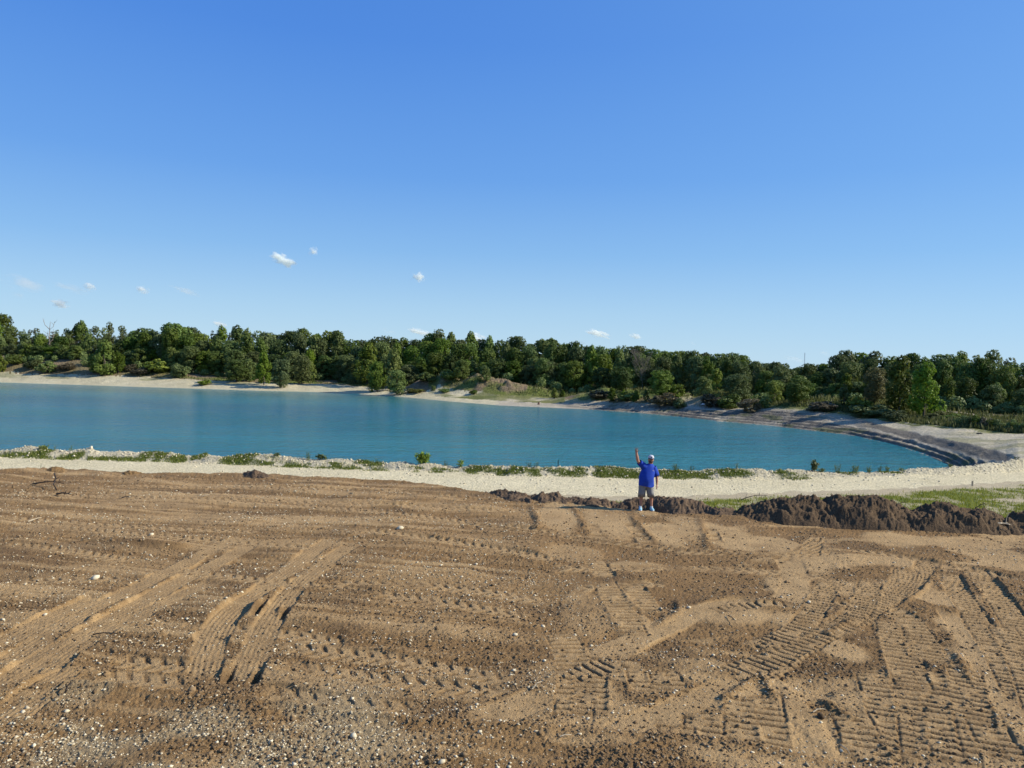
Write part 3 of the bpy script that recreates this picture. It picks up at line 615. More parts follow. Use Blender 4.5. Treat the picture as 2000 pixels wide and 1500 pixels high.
blades('berm_grass', x, y, .03+.09*rng.random(len(x))**2, M['grass'], 'low green weeds creeping along the foot of the gravel berm', .028)
x, y = scatter(26000, .02, .8, 24.5, 44, gsel(lambda u: F_toe.D(u)+.2, lambda u: F_road1.D(u)+.5), 6)
blades('verge_grass', x, y, .05+.10*rng.random(len(x)), M['grass'], 'short sparse green grass between the soil heaps and the gravel road', .02)
x, y = scatter(30000, -.78, .8, 88, 262, gsel(lambda u: F_b2.D(u), lambda u: F_b3.D(u)+4), 7)
M['farweed'] = leafmat('far_weeds', (.09, .11, .022), (.22, .23, .065), .3)
blades('weed_cover', x, y, .25+.8*rng.random(len(x))**2, M['farweed'], 'tall weeds covering the ground between the far shore and the wood', .14)

# ------------------------------------------------------------------ soil heaps at the field edge
M['topsoil'] = ground_mat('dark_topsoil', (.082, .053, .031), (.128, .084, .047), (.1, .07, .05), bscale=16, bstr=1, bdist=.05)
M['midsoil'] = ground_mat('brown_heap_soil', (.10, .066, .042), (.15, .10, .062), (.1, .07, .05), bscale=16, bstr=1, bdist=.05)
def pile(name, label, crestpts, frontpts, depth, mat, seed, clod=.22, cat='soil heap'):
    cx = [p[0] for p in crestpts]; x0, x1 = cx[0], cx[-1]
    nx = max(30, int((x1-x0)*.8)); ny = 56
    V_ = []
    pxs = np.linspace(x0-6, x1+6, nx)
    fy = np.interp(pxs, [p[0] for p in frontpts], [p[1] for p in frontpts]); cy = np.interp(pxs, cx, [p[1] for p in crestpts])
    for k in range(nx):
        f = PZ(pxs[k], fy[k], 0.0); t = f.y; ux = f.x/f.y
        c = P(pxs[k], cy[k], t+depth*.45)
        endf = min(1, (k+.0)/4, (nx-1-k)/4)
        for j in range(ny):
            q = j/(ny-1); yy = t-.15+depth*q
            V_.append((ux*yy, yy, c.z, q, endf))
    V_ = np.array(V_); X_, Y_ = V_[:, 0], V_[:, 1]
    g = near_z(X_, Y_)-.12
    sh = np.clip(np.where(V_[:, 3] < .45, (V_[:, 3]/.45), (1-V_[:, 3])/.55), 0, 1)
    sh = np.sin(sh*math.pi/2)**.85*V_[:, 4]
    wx_ = X_+.5*fbm(X_*1.7, Y_*1.7, 3, seed+2); wy_ = Y_+.5*fbm(X_*1.5, Y_*1.9, 3, seed+3)
    n1 = fbm(wx_*1.1, wy_*1.1, 4, seed)-.5; n2 = fbm(wx_*3.1, wy_*2.6, 5, seed+5)-.5 - .25*np.abs(fbm(wx_*5, wy_*4.4, 3, seed+7)-.5); n3 = fbm(X_*17, Y_*17, 3, seed+9)-.5
    z = g+(V_[:, 2]-g)*sh + (n1*.35+n2*clod*1.25+n3*.13)*np.minimum(1, sh*1.8)*.9
    z = np.where(sh <= 0.001, g, z)
    ix = np.arange(nx*ny).reshape(nx, ny)
    Fq = np.stack([ix[:-1, :-1], ix[1:, :-1], ix[1:, 1:], ix[:-1, 1:]], -1).reshape(-1, 4)
    cx_, cy_ = X_.mean(), Y_.mean(); cz_ = float(g.min())
    me = mesh_np(name, np.stack([X_-cx_, Y_-cy_, z-cz_], -1), Fq, smooth=False)
    o = link(name, me, mat, loc=(cx_, cy_, cz_)); tag(o, label, cat)
    return o
pile('soil_heap', 'low crumbly brown heap at the left end of the row, directly against the gravel road', [(925, 966), (955, 961), (985, 954), (1000, 958), (1035, 972)], [(925, 970), (1035, 984)], 2.0, M['midsoil'], 1)
pile('soil_heap', 'lumpy dark heap with a round clod at its left end, left of the waving man', [(1035, 974), (1048, 968), (1058, 963), (1070, 968), (1090, 966), (1130, 967), (1155, 971), (1190, 979)], [(1035, 982), (1190, 994)], 1.9, M['midsoil'], 2, .3)
pile('soil_heap', 'long low dark heap right behind the legs of the waving man', [(1175, 980), (1220, 979), (1250, 974), (1300, 972), (1335, 974), (1380, 986), (1445, 1004)], [(1175, 988), (1264, 992), (1310, 998), (1445, 1012)], 2.2, M['midsoil'], 3, .28)
pile('soil_heap', 'large dark topsoil heap with a slanting smeared left flank, left of the tallest heap', [(1430, 1003), (1450, 988), (1500, 974), (1560, 969), (1590, 972), (1625, 988)], [(1430, 1012), (1530, 1022), (1625, 1028)], 2.6, M['topsoil'], 4, .34)
pile('soil_heap', 'tallest dark topsoil heap with a pale board stuck in its left side', [(1598, 986), (1622, 968), (1650, 971), (1700, 967), (1725, 970), (1745, 980), (1775, 996)], [(1598, 1026), (1775, 1036)], 2.7, M['topsoil'], 5, .36)
pile('soil_heap', 'broad flat-topped dark topsoil heap with loose twigs, between the tallest heap and the right edge', [(1755, 991), (1800, 989), (1850, 991), (1900, 994), (1916, 990), (1945, 1003), (1972, 1016)], [(1755, 1034), (1972, 1044)], 2.3, M['topsoil'], 6, .32)
pile('soil_heap', 'black root-tangled heap cut off by the right edge of the photo', [(1955, 1016), (1970, 999), (2000, 1001), (2060, 998), (2160, 1005), (2230, 1030)], [(1955, 1040), (2230, 1058)], 2.4, M['topsoil'], 7, .42)
pile('soil_heap', 'small pointed heap on the field edge near the far left corner', [(88, 916), (100, 911), (108, 911), (125, 918)], [(85, 922), (128, 924)], 1.4, M['dirt'], 8, .1)
pile('soil_heap', 'small flat grey-brown heap on the field edge, second from the left', [(242, 921), (252, 917), (270, 918), (290, 924)], [(240, 926), (292, 928)], 1.4, M['dirt'], 9, .12)
pile('soil_heap', 'small dark steep clod heap on the field edge in front of the left gravel road', [(475, 927), (488, 922), (498, 918), (506, 922), (524, 930)], [(475, 932), (524, 936)], 1.4, M['midsoil'], 10, .2)

# ------------------------------------------------------------------ single rocks on the field
def rock(px, py, wpx, label, mat, group=None, flat=.6, field=True):
    p = PZ(px, py, 0.0) if field else hit(px, py, lo=30)
    s = wpx/2/1480*p.y*1.05
    me_v = []; rr = random.Random(px*7+py)
    import itertools
    T = ICO.copy(); mid = []; Fs = []
    T = T*np.array([[rr.uniform(.75, 1.2)] for _ in T])
    V_ = T*np.array([s, s*.8, s*flat])
    me = mesh_np('rock', V_, ICF, fattr={'tint': [rr.uniform(.5, 1)]*20})
    z = nz(p.x, p.y)
    o = link('rock', me, mat, loc=(p.x, p.y, z+s*flat*.45)); o.rotation_euler = (rr.uniform(-.3, .3), rr.uniform(-.3, .3), rr.uniform(0, 6))
    return tag(o, label, 'rock', group)
for px, py, wd, lb in [(782, 1033, 16, 'flat white rock lying alone in the middle of the upper brown field'), (294, 1083, 8, 'small square white rock on the upper left field, below the stony patch'), (296, 1045, 10, 'grey rock in the stony patch on the upper left field'),
                       (187, 1130, 16, 'long thin pale rock on the left field between tyre tracks'), (88, 1203, 10, 'white rock in front of the left ribbed tyre tracks'), (690, 1449, 18, 'round pale boulder near the bottom edge, left of the middle'),
                       (1006, 1243, 11, 'white angular rock left of the tracks in the centre of the field'), (1063, 1290, 9, 'white pointed rock just left of the cleated track in the centre'), (1061, 1223, 10, 'pale standing rock at the end of a lug-tyre track in the centre'),
                       (862, 1498, 16, 'pale rock cut by the bottom edge of the photo'), (130, 1391, 13, 'flat pale rock among twigs at the lower left'), (340, 1407, 9, 'pale round rock in the lower left soil'), (977, 1409, 10, 'small rock with dark shaded side at lower centre'),
                       (937, 1437, 10, 'small dull rock just above the lower centre edge'), (1644, 1461, 9, 'white rock between two cleated tracks at lower right'), (1256, 1008, 6, "small white rock in front of the waving man's feet"), (1745, 1383, 8, 'small white rock pressed in the cleated tracks at lower right'),
                       (1526, 1166, 8, 'white stone above the smooth tan patches on the right half'), (1580, 1176, 9, 'pair-like pale stone above the middle tan patch'), (930, 1101, 7, 'white stone in the upper centre of the field'), (1345, 1186, 10, 'flat white stone on the pale curved band at centre right'), (45, 1390, 10, 'pale stone in the ribbed tracks at lower left')]:
    rock(px, py, wd, lb, M['pebble'])
rock(1603, 1400, 17, 'round black clod sitting alone on smooth tan soil at lower right', M['topsoil'], flat=.9)
rock(1528, 1324, 9, 'small black clod at the tip of the soil ridge above the cleated tracks', M['topsoil'], flat=.9)
rock(1487, 1320, 14, 'dark crumbly clod at the very tip of the soil ridge on the lower right', M['clod'], flat=.8)
rock(376, 1352, 22, 'dark broken clod at the near end of the ribbed tyre tracks', M['clod'], flat=.7)
rock(178, 879, 6, 'upright pale block standing on the crest of the left berm', M['rubble'], flat=1.3, field=False)

# ------------------------------------------------------------------ sticks
def tube(path, rad, nseg=5):
    path = [Vector(p) for p in path]; V_ = []; F_ = []
    for i, p in enumerate(path):
        t = (path[min(i+1, len(path)-1)]-path[max(i-1, 0)]).normalized()
        a = t.orthogonal().normalized(); b_ = t.cross(a)
        r = rad[i] if isinstance(rad, (list, tuple)) else rad
        for k in range(nseg):
            an = 2*math.pi*k/nseg; V_.append(tuple(p+(a*math.cos(an)+b_*math.sin(an))*r))
    for i in range(len(path)-1):
        for k in range(nseg):
            F_.append((i*nseg+k, i*nseg+(k+1) % nseg, (i+1)*nseg+(k+1) % nseg, (i+1)*nseg+k))
    return V_, F_
def join(parts):
    V_ = []; F_ = []
    for v, f in parts:
        o = len(V_); V_ += [tuple(a) for a in v]; F_ += [tuple(i+o for i in q) for q in f]
    return V_, F_
def pymesh(name, V_, F_, smooth=False):
    me = bpy.data.meshes.new(name); me.from_pydata([tuple(v) for v in V_], [], [tuple(f) for f in F_]); me.update()
    if smooth: me.polygons.foreach_set('use_smooth', np.ones(len(me.polygons), bool))
    return me
M['bark_dark'] = simple('dark_wet_wood', (.035, .026, .02), .8)
M['wood_pale'] = simple('pale_bare_wood', (.42, .34, .23), .8)
M['wood_grey'] = simple('weathered_wood', (.26, .21, .16), .85)
def stick(px0, py0, px1, py1, r, label, mat, twigs=2, lift=.05, z=None, name='stick'):
    rr = random.Random(px0*3+py0)
    if z is None:
        a = PZ(px0, py0, 0.0); b_ = PZ(px1, py1, 0.0); a.z = nz(a.x, a.y)+r+.01; b_.z = nz(b_.x, b_.y)+r+lift
    else: a = P(px0, py0, z); b_ = P(px1, py1, z)
    L = (b_-a).length; pts = []
    for i in range(7):
        t = i/6; p = a.lerp(b_, t); p.x += rr.uniform(-.03, .03)*L; p.y += rr.uniform(-.04, .04)*L*(0 < i < 6); p.z += math.sin(t*math.pi)*lift*.6; pts.append(p)
    parts = [tube([p-a for p in pts], [r*(1-.6*i/6) for i in range(7)])]
    for k in range(twigs):
        i = rr.randint(1, 5); q = pts[i]-a; e = q+Vector((rr.uniform(-.2, .25)*L, rr.uniform(-.12, .12)*L, rr.uniform(.02, .14)*L))
        parts.append(tube([q, q.lerp(e, .5)+Vector((0, 0, .02)), e], [r*.6, r*.45, r*.2], 4))
    V_, F_ = join(parts); o = link(name, pymesh(name, V_, F_), mat, loc=a)
    return tag(o, label, 'stick')
stick(66, 944, 125, 951, .026, 'dark dead branch lying on the soil near the upper left corner of the field', M['bark_dark'], 5, .12, name='dead_branch')
stick(108, 956, 108, 940, .024, 'dark stub standing up beside the dead branch at upper left', M['bark_dark'], 1, .35, name='branch_stub')
stick(112, 969, 138, 973, .03, 'short dark curly twig below the dead branch at upper left', M['bark_dark'], 3, .08)
stick(182, 1240, 240, 1250, .012, 'thin bent brown twig lying on the left field', M['bark_dark'], 1, .05)
stick(55, 1018, 82, 1013, .022, 'long pale straight stick on the far left field', M['wood_pale'], 0, .03)
stick(238, 972, 262, 970, .02, 'dark short stick on the upper left field', M['bark_dark'], 0, .03)
stick(395, 971, 408, 970, .02, 'pale short stick on the upper left field', M['wood_pale'], 0, .02)
stick(1040, 1348, 1058, 1340, .012, 'short white stick at the lower centre, near the cleated tracks', M['wood_pale'], 0, .05)
stick(1093, 1441, 1116, 1438, .010, 'thin pale stick near the lower middle edge', M['wood_pale'], 0, .02)
stick(1421, 1203, 1440, 1224, .010, 'thin dark bent twig on the pale soil at centre right', M['bark_dark'], 0, .06)
stick(1588, 1393, 1612, 1386, .010, 'pale twig just above the round black clod', M['wood_pale'], 1, .04)
stick(1640, 1452, 1660, 1470, .008, 'thin pale straw between cleated tracks at lower right', M['wood_pale'], 0, .03)
stick(126, 1362, 140, 1352, .016, 'small dark forked twig at the lower left', M['bark_dark'], 4, .06)
stick(372, 1090, 376, 1080, .012, 'thin pale twig in the upper left soil below the road', M['wood_pale'], 1, .05)
stick(1740, 1014, 1753, 1004, .018, 'short white stick on the front of the tallest soil heap', M['wood_pale'], 0, .02, z=24.0)
stick(1948, 1022, 1979, 1027, .035, 'thick pale branch with a broken end at the foot of the black heap', M['wood_pale'], 1, .05, z=22.6, name='pale_branch')
stick(1963, 1024, 1972, 1000, .014, 'thin pale root arching over the black heap at the right edge', M['wood_pale'], 0, .1, z=22.7, name='root')
stick(1955, 1034, 1972, 1050, .02, 'dark root poking out of the foot of the black heap', M['bark_dark'], 3, .1, z=22.2, name='root')
stick(1807, 1044, 1818, 1028, .012, 'thin grey twig leaning on the foot of the flat-topped heap', M['wood_grey'], 2, .05, z=22.9)
stick(1447, 976, 1500, 968, .016, 'long thin dark root arching over the crest of the large heap', M['bark_dark'], 2, .12, z=26.0, name='root')
stick(1745, 990, 1772, 980, .014, 'dark twig pointing right from the tallest heap', M['bark_dark'], 3, .06, z=25.4)
stick(1905, 992, 1928, 984, .014, 'dark tangled twigs on top of the flat-topped heap', M['bark_dark'], 5, .08, z=25.0)
stick(1630, 1010, 1646, 1018, .014, 'grey root sticking out of the front of the tallest heap', M['wood_grey'], 2, .05, z=24.2, name='root')
def board(px, py, d, w_, h_, t_, rot, label, mat, name='board'):
    p = P(px, py, d); V_ = [(sx*w_/2, sy*t_/2, sz*h_/2*(1+.05*sx)) for sx in (-1, 1) for sy in (-1, 1) for sz in (-1, 1)]
    F_ = [(0, 1, 3, 2), (4, 6, 7, 5), (0, 4, 5, 1), (2, 3, 7, 6), (0, 2, 6, 4), (1, 5, 7, 3)]
    o = link(name, pymesh(name, V_, F_), mat, loc=p); o.rotation_euler = rot; return tag(o, label, 'board')
board(1613, 990, 24.35, .11, .34, .04, (.3, R(14), .1), 'short grey-brown board stuck upright in the tallest heap', M['wood_grey'])
board(1479, 997, 24.2, .10, .30, .04, (.5, R(35), .2), 'small slanting grey board in the flank of the large left heap', M['wood_grey'])
board(1690, 1020, 23.8, .55, .10, .25, (.1, R(4), .2), 'flat slab of sod lying at the foot of the tallest heap', M['topsoil'], name='sod_slab')
board(1818, 1015, 23.6, .38, .16, .3, (.2, R(8), .4), 'angular dark sod lump in front of the flat-topped heap', M['topsoil'], name='sod_slab')

# ------------------------------------------------------------------ foliage prototypes
def leaf_quads(C, N, size, r, asp=1.0):
    n_ = len(C); a = np.cross(N, r.normal(size=(n_, 3))); a /= np.linalg.norm(a, axis=1)[:, None]+1e-9; b = np.cross(N, a)
    s = size[:, None]*.5
    return np.stack([C-a*s-b*s*asp*.3, C+b*s*asp*-.9, C+a*s-b*s*asp*.2, C+b*s*asp], 1).reshape(-1, 3), np.arange(n_*4).reshape(-1, 4)
def crown(name, lobes, nleaf, size, seed, up_bias=.25, noisy=.5, inner=.25):
    """lobes: (cx,cy,cz,rx,ry,rz) in tree heights"""
    r = np.random.default_rng(seed); L = np.array(lobes); area = (L[:, 3]*L[:, 5]); pr = area/area.sum()
    k = r.choice(len(L), nleaf, p=pr)
    n_ = r.normal(size=(nleaf, 3)); n_ /= np.linalg.norm(n_, axis=1)[:, None]
    rad = 1-inner*r.random(nleaf)**1.5 + .12*(r.random(nleaf)-.3)
    # sub-clumps: pull leaves to clump centres on each lobe
    ncl = 26; cc = r.normal(size=(len(L), ncl, 3)); cc /= np.linalg.norm(cc, axis=2)[:, :, None]
    dots = np.einsum('ij,ikj->ik', n_, cc[k]); best = dots.argmax(1); cb = cc[k, best]
    n2 = n_*.55+cb*.45; n2 /= np.linalg.norm(n2, axis=1)[:, None]
    bm_ = dots.max(1); rad = rad*(.80+.22*np.clip((bm_-.75)/.25, 0, 1))
    C = L[k, :3]+n2*L[k, 3:]*rad[:, None]
    N = n2*1.0+r.normal(size=(nleaf, 3))*noisy; N[:, 2] += up_bias; N /= np.linalg.norm(N, axis=1)[:, None]
    V_, F_ = leaf_quads(C, N, size*(.6+.8*r.random(nleaf)), r)
    tint = np.clip(.5+.25*(r.random(nleaf)-.5)*2+(r.random((len(L), ncl))[k, best]-.5)*.5, 0, 1)
    return mesh_np(name, V_, F_, fattr={'tint': tint})
def lobes_oak(r, wd=.42, top=1.0, bot=.10, n_=26):
    L = []
    for i in range(n_):
        t = r.random(); h = bot+(top-bot)*t; prof = (.62+.5*t if t < .45 else math.sqrt(max(.05, 1-((t-.45)/.62)**2))*.85)
        a = r.random()*6.283; q = r.random()**.5
        rr_ = r.uniform(.10, .17); R_ = max(0, wd*prof-rr_*.6)*q
        L.append((R_*math.cos(a), R_*math.sin(a), min(h, top-rr_*.9), rr_, rr_, rr_*.8))
    L.append((.02, 0, top-.12, .13, .13, .12)); L.append((0, 0, .50, wd*.74, wd*.74, .38)); L.append((0, 0, .28, wd*.72, wd*.72, .24))
    return L
def lobes_cotton(r, wd=.28, n_=18, bot=.1):
    L = []
    for i in range(n_):
        t = r.random(); h = bot+(1-bot)*t; prof = (1-t)**.6*.9+.12
        a = r.random()*6.283; rr_ = r.uniform(.05, .10)
        R_ = max(0, wd*prof-rr_*.3)*r.random()**.5
        L.append((R_*math.cos(a), R_*math.sin(a), min(h, .93), rr_, rr_, rr_*1.7))
    L.append((0, 0, .9, .05, .05, .1)); L.append((0, 0, .42, wd*.75, wd*.75, .40))
    return L
def lobes_feather(r, n_=14, wd=.2):
    L = []
    for i in range(n_):
        t = r.random(); a = r.random()*6.283; R_ = wd*(1-t*.6)*r.random()**.6; rr_ = r.uniform(.035, .07)
        L.append((R_*math.cos(a), R_*math.sin(a), .12+.78*t, rr_, rr_, rr_*2.1))
    L.append((0, 0, .88, .035, .035, .11)); L.append((0, 0, .38, wd*.8, wd*.8, .36))
    return L
def lobes_shrub(r, n_=10):
    L = [(0, 0, .35, .42, .42, .38)]
    for i in range(n_):
        a = r.random()*6.283; q = r.random()**.5*.42; rr_ = r.uniform(.14, .24)
        L.append((q*math.cos(a), q*math.sin(a), r.uniform(.2, .86)-q*.5, rr_, rr_, rr_*.8))
    return L
def trunk_mesh(name, r, ht=.6, rad=.02, limbs=5, bare=False):
    parts = [tube([(0, 0, -.03), (r.uniform(-.01, .01), r.uniform(-.01, .01), ht*.5), (r.uniform(-.03, .03), r.uniform(-.03, .03), ht)], [rad, rad*.75, rad*.35], 7)]
    for i in range(limbs):
        h = r.uniform(.2, ht*.95); a = r.uniform(0, 6.283); L = r.uniform(.12, .3)
        e = (math.cos(a)*L, math.sin(a)*L, h+L*r.uniform(.5, 1.1)); md = (e[0]*.5, e[1]*.5, h+(e[2]-h)*.35)
        parts.append(tube([(0, 0, h), md, e], [rad*.5, rad*.35, rad*.12], 5))
    V_, F_ = join(parts); return pymesh(name, V_, F_, True)
M['oak'] = leafmat('dark_broadleaf', (.052, .088, .014), (.165, .225, .045), .32)
M['cotton'] = leafmat('bright_broadleaf', (.082, .135, .018), (.22, .28, .055), .34)
M['feather'] = leafmat('pale_young_leaves', (.095, .130, .034), (.215, .255, .085), .35)
M['shrubm'] = leafmat('shrub_leaves', (.070, .108, .020), (.19, .24, .055), .3)
M['brown'] = leafmat('dry_brush', (.10, .085, .045), (.20, .17, .09), .25)
M['yellow'] = leafmat('yellowing_leaves', (.08, .09, .015), (.20, .19, .04), .35)
M['bark'] = simple('grey_bark', (.11, .09, .07), .9, scale=3)
M['snag'] = simple('bleached_wood', (.24, .20, .17), .9, scale=3)
PROTO = {}
rp = random.Random(3)
for kind, fn, nl, sz, cnt, mt in (('oak', lambda: lobes_oak(rp), 11500, .027, 5, 'oak'), ('cotton', lambda: lobes_cotton(rp), 9000, .024, 4, 'cotton'),
                                  ('feather', lambda: lobes_feather(rp), 6000, .020, 4, 'feather'), ('shrub', lambda: lobes_shrub(rp), 3200, .062, 4, 'shrubm'), ('sapling', lambda: lobes_cotton(rp, .22, 10, .05), 1600, .052, 3, 'cotton')):
    PROTO[kind] = []
    for i in range(cnt):
        cm = crown(kind+'_crown', fn(), nl, sz, 100+i*7+len(kind)); cm.materials.append(M[mt])
        tm = trunk_mesh(kind+'_trunk', rp, .62 if kind != 'shrub' else .3, {'oak': .02, 'cotton': .016, 'feather': .011, 'shrub': .02, 'sapling': .02}[kind]); tm.materials.append(M['bark'])
        PROTO[kind].append((cm, tm))
ALT = {}
def proto(kind, i, alt=None):
    cm, tm = PROTO[kind][i % len(PROTO[kind])]
    if alt:
        key = (kind, i % len(PROTO[kind]), alt)
        if key not in ALT:
            c2 = cm.copy(); c2.materials.clear(); c2.materials.append(M[alt]); ALT[key] = c2
        cm = ALT[key]
    return cm, tm
NAMES = {'oak': 'broadleaf_tree', 'cotton': 'poplar_tree', 'feather': 'young_tree', 'shrub': 'shrub', 'sapling': 'sapling'}
WR = {'oak': .84, 'cotton': .56, 'feather': .42, 'shrub': 1.0, 'sapling': .46}
tcount = 0; fills = []
def tree(kind, px, top, d=None, base=None, wpx=None, label='', group=None, alt=None, simple_=False):
    """stands where the ground is met at distance d (or where a sight line at 'base' meets the ground)"""
    global tcount; tcount += 1
    if base is not None and d is None: p = hit(px, base, lo=55); d = p.y
    t = P(px, top, d); g = nz(t.x, d) if d < 290 else gz(t.x, d)
    h = max(t.z-g, .6)
    wr = 1.0 if wpx is None else (wpx/1480*d)/(h*WR[kind])
    wr = wr*random.uniform(.94, 1.06)
    root = bpy.data.objects.new(NAMES[kind], None); col.objects.link(root); root.empty_display_size = .5
    root.location = (t.x, d, g); root.rotation_euler = (0, 0, random.uniform(0, 6.28))
    root.scale = (h*wr, h*wr, h)
    cm, tm = proto(kind, tcount*5+random.randint(0, 9), alt)
    link('crown', cm, parent=root); link('trunk', tm, parent=root)
    if isinstance(label, tuple): fills.append((label[1], label[2], kind, root)); label = None
    tag(root, label, 'shrub' if kind == 'shrub' else 'tree', group)
    return root
def d3(px): return float(F_b3.D(np.array((px-1000)/1480)))
LM = [(95, 'the bare dead snag'), (337, 'the tall dark dome'), (592, 'the pointed dark tree'), (850, 'the twin crowns'), (1010, 'the brown slope crown'),
      (1255, 'the grey leafless tree'), (1557, 'the distant radio mast'), (1652, 'the tall mast-side tree'), (1930, 'the tall airy tree')]
sky_line = []
o, c, f = 'oak', 'cotton', 'feather'
for px, top, k, wd in [(3, 612, o, 46), (22, 636, f, 24), (47, 642, f, 26), (67, 641, f, 26), (88, 652, f, 24), (112, 643, f, 30), (132, 639, f, 28), (150, 634, c, 34), (161, 629, c, 34), (185, 634, f, 34), (201, 640, f, 26), (215, 629, f, 30), (240, 633, f, 32), (262, 645, o, 44), (280, 640, o, 50), (300, 645, o, 44),
                       (337, 630, o, 66), (352, 637, o, 50), (372, 638, o, 46), (392, 650, o, 44), (415, 644, f, 34), (432, 643, c, 34), (448, 650, f, 30), (465, 642, c, 44), (481, 648, c, 34), (497, 646, f, 34), (520, 648, o, 48), (545, 652, o, 44), (570, 645, o, 48), (592, 640, o, 44), (620, 651, o, 40), (638, 645, o, 46),
                       (660, 644, o, 50), (687, 662, o, 40), (707, 663, o, 40), (728, 662, o, 36), (748, 655, o, 56), (767, 660, o, 44), (792, 663, c, 40), (812, 662, o, 36), (830, 660, o, 36), (845, 649, o, 44), (860, 650, c, 40), (880, 652, c, 36), (900, 662, o, 36), (922, 651, c, 36), (940, 661, o, 36), (958, 659, c, 30), (980, 663, o, 34), (995, 666, o, 34),
                       (1010, 655, o, 44), (1035, 670, o, 40), (1060, 662, o, 50), (1078, 660, o, 44), (1105, 670, o, 44), (1125, 666, o, 44), (1150, 675, o, 44), (1172, 675, o, 40), (1197, 679, o, 44), (1220, 674, o, 44), (1247, 674, o, 48), (1272, 680, o, 44), (1297, 684, o, 46), (1327, 684, o, 46), (1355, 684, o, 46), (1378, 688, o, 44), (1410, 689, o, 46), (1432, 688, o, 46), (1452, 692, o, 42), (1475, 705, o, 44), (1496, 708, o, 40),
                       (1515, 706, o, 40), (1535, 709, o, 40), (1557, 717, o, 34), (1580, 709, o, 46), (1598, 712, o, 36), (1612, 709, o, 44), (1640, 692, o, 40), (1655, 683, o, 44), (1672, 695, c, 40), (1688, 696, c, 44), (1706, 693, c, 50), (1730, 700, c, 46), (1752, 700, c, 46), (1785, 688, o, 52), (1806, 704, c, 40), (1826, 704, o, 40), (1846, 690, o, 56), (1866, 698, o, 40), (1883, 690, c, 44), (1908, 694, f, 40), (1930, 684, f, 50), (1952, 690, f, 44), (1966, 699, f, 36), (1984, 712, c, 44), (2004, 715, c, 44),
                       (2040, 705, o, 60), (2090, 712, o, 60), (2140, 700, c, 60), (-30, 640, o, 60), (-80, 632, o, 60), (-130, 640, c, 60)]:
    sky_line.append((px, top, k, wd))
sky_line.sort()
lmi = [min(range(len(sky_line)), key=lambda i: abs(sky_line[i][0]-x)) for x, _ in LM]
ORD = ['first', 'second', 'third', 'fourth', 'fifth', 'sixth', 'seventh', 'eighth', 'ninth', 'tenth', 'eleventh', 'twelfth', 'thirteenth', 'fourteenth', 'fifteenth', 'sixteenth']
LK = {'oak': 'dark round-headed broadleaf tree', 'cotton': 'brighter upright tufted tree', 'feather': 'pale airy young tree', 'shrub': 'low shrub', 'sapling': 'bright green sapling'}
OWN = {'the tall dark dome': 'tallest dark domed broadleaf tree, on the skyline above the left shore', 'the pointed dark tree': 'dark skyline tree with a pointed top, above the yellowing tree', 'the twin crowns': 'left one of the tall skyline tree twins above the small eroded cut', 'the brown slope crown': 'tallest dark skyline tree above the brown eroded slope',
       'the tall mast-side tree': 'tallest dark tree right of the distant radio mast', 'the tall airy tree': 'tall airy pale tree near the right edge, highest of its group', 'the bare dead snag': 'pale airy young skyline tree standing just behind the bare dead snag', 'the grey leafless tree': 'dark skyline tree directly behind the grey leafless tree', 'the distant radio mast': 'lowest skyline tree, right in front of the distant radio mast'}
for i, (px, top, k, wd) in enumerate(sky_line):
    j = min(range(len(LM)), key=lambda q: abs(lmi[q]-i)); dlt = i-lmi[j]
    lb = OWN[LM[j][1]] if dlt == 0 else f"{LK[k]} on the skyline, {ORD[abs(dlt)-1]} {'right' if dlt > 0 else 'left'} of {LM[j][1]}"
    tree(k, px, top, d=d3(px)+random.uniform(16, 30), wpx=wd*1.42, label=lb, group='trees along the skyline of the wood')
# closed interior of the wood
FILL = 'broadleaf tree in the closed middle of the wood, half hidden below the skyline crowns'
for row, (dd, fr) in enumerate([(9, .13), (3, .45)]):
    for px in range(-120, 2160, 25 if row else 29):
        q = px+random.uniform(-9, 9)
        if row == 1 and (1325 < q < 1375 or 1840 < q < 2000 and random.random() < .3): continue
        top0 = np.interp(q, [s[0] for s in sky_line], [s[1] for s in sky_line]); b0 = P(q, 0, 1); d = d3(q)+dd+random.uniform(-2, 3)
        bz = {0: 0}; gy = 700+(q*.023)+np.interp(q, [0, 500, 1000, 1500, 2000], [2, 30, 30, 52, 66])
        top = top0+(gy-top0)*(fr+random.uniform(-.07, .09))
        kk = random.choice(['oak', 'oak', 'oak', 'cotton'] if q > 240 else ['feather', 'feather', 'cotton', 'oak'])
        tree(kk, q, top, d=d, wpx={'oak': 52, 'cotton': 44, 'feather': 38}[kk], label=('', row, q), group='trees in the closed middle of the wood')
LF = LM + [(205, 'the big bushy beach tree'), (462, 'the dark tree by the beach'), (716, 'the tall bright shore tree'), (1140, 'the sand spit saplings'), (1375, 'the sandy track'), (1450, 'the greyish brush dome'), (1808, 'the big bright front tree'), (2080, 'the right picture edge')]
for row in (0, 1):
    fl = sorted([t_ for t_ in fills if t_[0] == row], key=lambda t_: t_[1])
    li = [min(range(len(fl)), key=lambda i: abs(fl[i][1]-x)) for x, _ in LF]
    for i, t_ in enumerate(fl):
        j = min(range(len(LF)), key=lambda q: abs(li[q]-i)); dlt = i-li[j]; rn = ('upper', 'lower')[row]
        kn = {'oak': 'dark broadleaf', 'cotton': 'greener tufted', 'feather': 'pale airy'}[t_[2]]
        t_[3]['label'] = f"{kn} tree, {rn} middle row, " + (f"in line with {LF[j][1]}" if dlt == 0 else f"{ORD[abs(dlt)-1]} {'right' if dlt > 0 else 'left'} of {LF[j][1]}")
